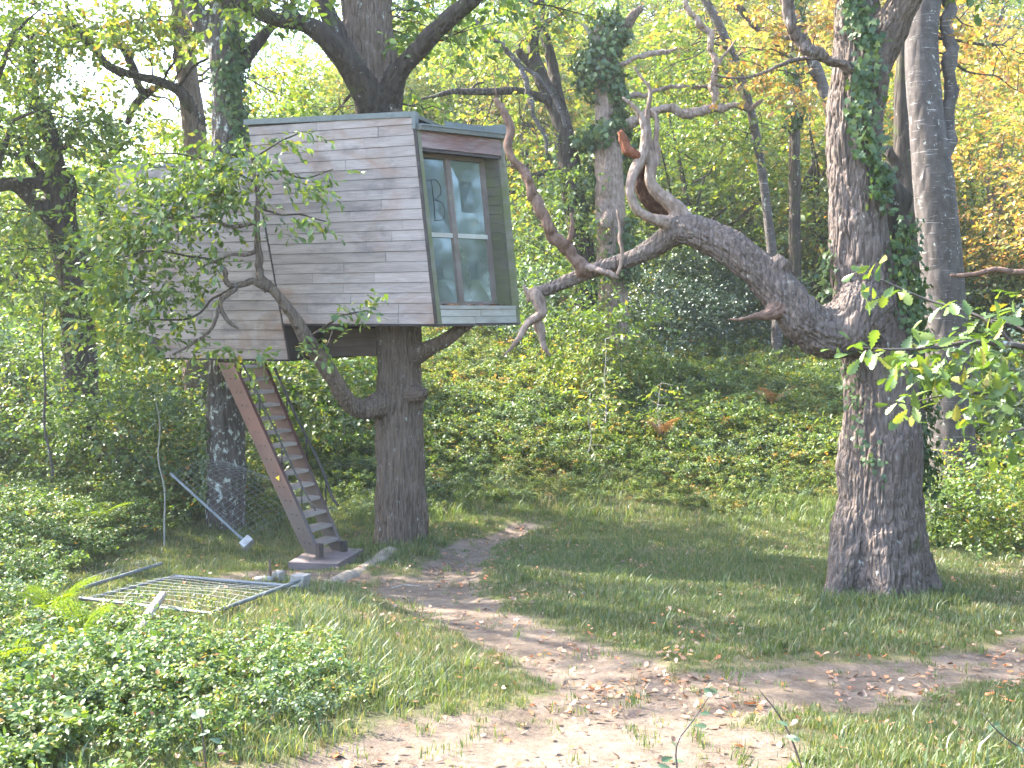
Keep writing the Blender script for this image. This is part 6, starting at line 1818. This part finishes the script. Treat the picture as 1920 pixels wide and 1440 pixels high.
for (cx, cy), (rx, ry), n in bb:
    base = np.array([at(cx + rx * rng.normal(0, .6), cy + ry * rng.normal(0, .6), DB + rng.normal(0, .16)) for _ in range(n)])
    ax = np.stack([rng.normal(-.5, .6, n), rng.normal(0, .5, n), rng.normal(-.2, .35, n)], 1)
    SV.append(sprays(base, ax, rng.uniform(.06, .12, n), 3, .092, L_oak(), flat=.4, droop=.3, jit=.6))
foliage_obj('foliage', tris_join(SV), M_LEAF, br)
P, R = chain([(1782, 516, 9.0, 2.5), (1800, 517, 9, 4), (1835, 513, 9, 4.5), (1865, 505, 9, 5), (1900, 510, 9, 5), (1960, 512, 9, 6), (2080, 530, 9, 8)])
P, R = resample(P, R, .05)
props(make('dead_branch', *tube(P, R, 8, wob=.3), M_DEADRED, smooth=True), 'bare reddish dead branch poking in from the right edge above the leafy branch', 'branch')

# two thin shoots rising at the bottom edge
def shoot(nodes, leafs, label, mat=M_BARK_MID):
    P, R = chain(nodes)
    t = thing('shoot', P[0], label, 'shoot')
    P2, R2 = resample(P, R, .04)
    make('stem', *tube(P2, R2, 5), mat, t, smooth=True)
    base = np.array([at(*q) for q in leafs])
    m = len(base)
    V, T = leaves(L_oak(), base, np.stack([rng.normal(0, 1, m), rng.normal(0, .5, m), rng.normal(.1, .4, m)], 1), np.stack([rng.normal(0, .4, m), rng.normal(-.4, .3, m), np.ones(m)], 1), rng.uniform(.045, .075, m))
    foliage_obj('foliage', (V, T), M_LEAF_B, t)
    return t
d_ = 4.4
shoot([(1515, 1480, d_, 2.6), (1490, 1400, d_, 2.2), (1460, 1340, d_, 1.8), (1422, 1292, d_, 1.0)], [(1462, 1368, d_), (1470, 1380, d_), (1455, 1352, d_), (1490, 1425, d_), (1480, 1420, d_), (1500, 1440, d_)], 'thin dark leaning shoot at the bottom edge of the path')
shoot([(1275, 1480, d_, 2.2), (1268, 1400, d_, 1.8), (1300, 1350, d_, 1.4), (1340, 1290, d_, .8)], [(1330, 1285, d_), (1345, 1300, d_), (1320, 1300, d_), (1300, 1360, d_), (1310, 1340, d_), (1270, 1405, d_), (1262, 1420, d_), (1285, 1430, d_), (1258, 1440, d_)], 'thin pale shoot with small leaves at the bottom edge, left of the dark one', M_BARK_GREY)
shoot([(1980, 1440, 5.2, 2.4), (1910, 1400, 5.2, 2), (1870, 1370, 5.2, 1.4), (1840, 1335, 5.2, .8)], [(1845, 1340, 5.2), (1860, 1362, 5.2), (1855, 1372, 5.2), (1885, 1382, 5.2), (1905, 1398, 5.2), (1880, 1400, 5.2)], 'trailing shoot with small leaves in the grass at the lower right corner', M_BARK_GREY)
d_ = 4.2
shoot([(390, 1480, d_, 2.4), (384, 1420, d_, 2), (378, 1360, d_, 1.6), (372, 1320, d_, 1)], [(380, 1400, d_), (372, 1380, d_), (392, 1385, d_), (385, 1345, d_), (368, 1330, d_), (400, 1410, d_)], 'upright shoot with yellowing leaves at the bottom edge in front of the brambles')

# ------------------------------------------------------------------ thin haze volume added to imitate lens veil
hz = NT('haze')
pv = hz.n('VolumePrincipled', None, Color=(0.93, 0.96, 1.0, 1), Density=0.0006, Anisotropy=0.25)
hz.t.links.new(pv.outputs[0], hz.out.inputs['Volume'])
V, Fc = hexa([(-86, -46, -6), (86, -46, -6), (86, 106, -6), (-86, 106, -6), (-86, -46, 48), (86, -46, 48), (86, 106, 48), (-86, 106, 48)])
props(make('haze', V, Fc, hz.m), kind='stuff')
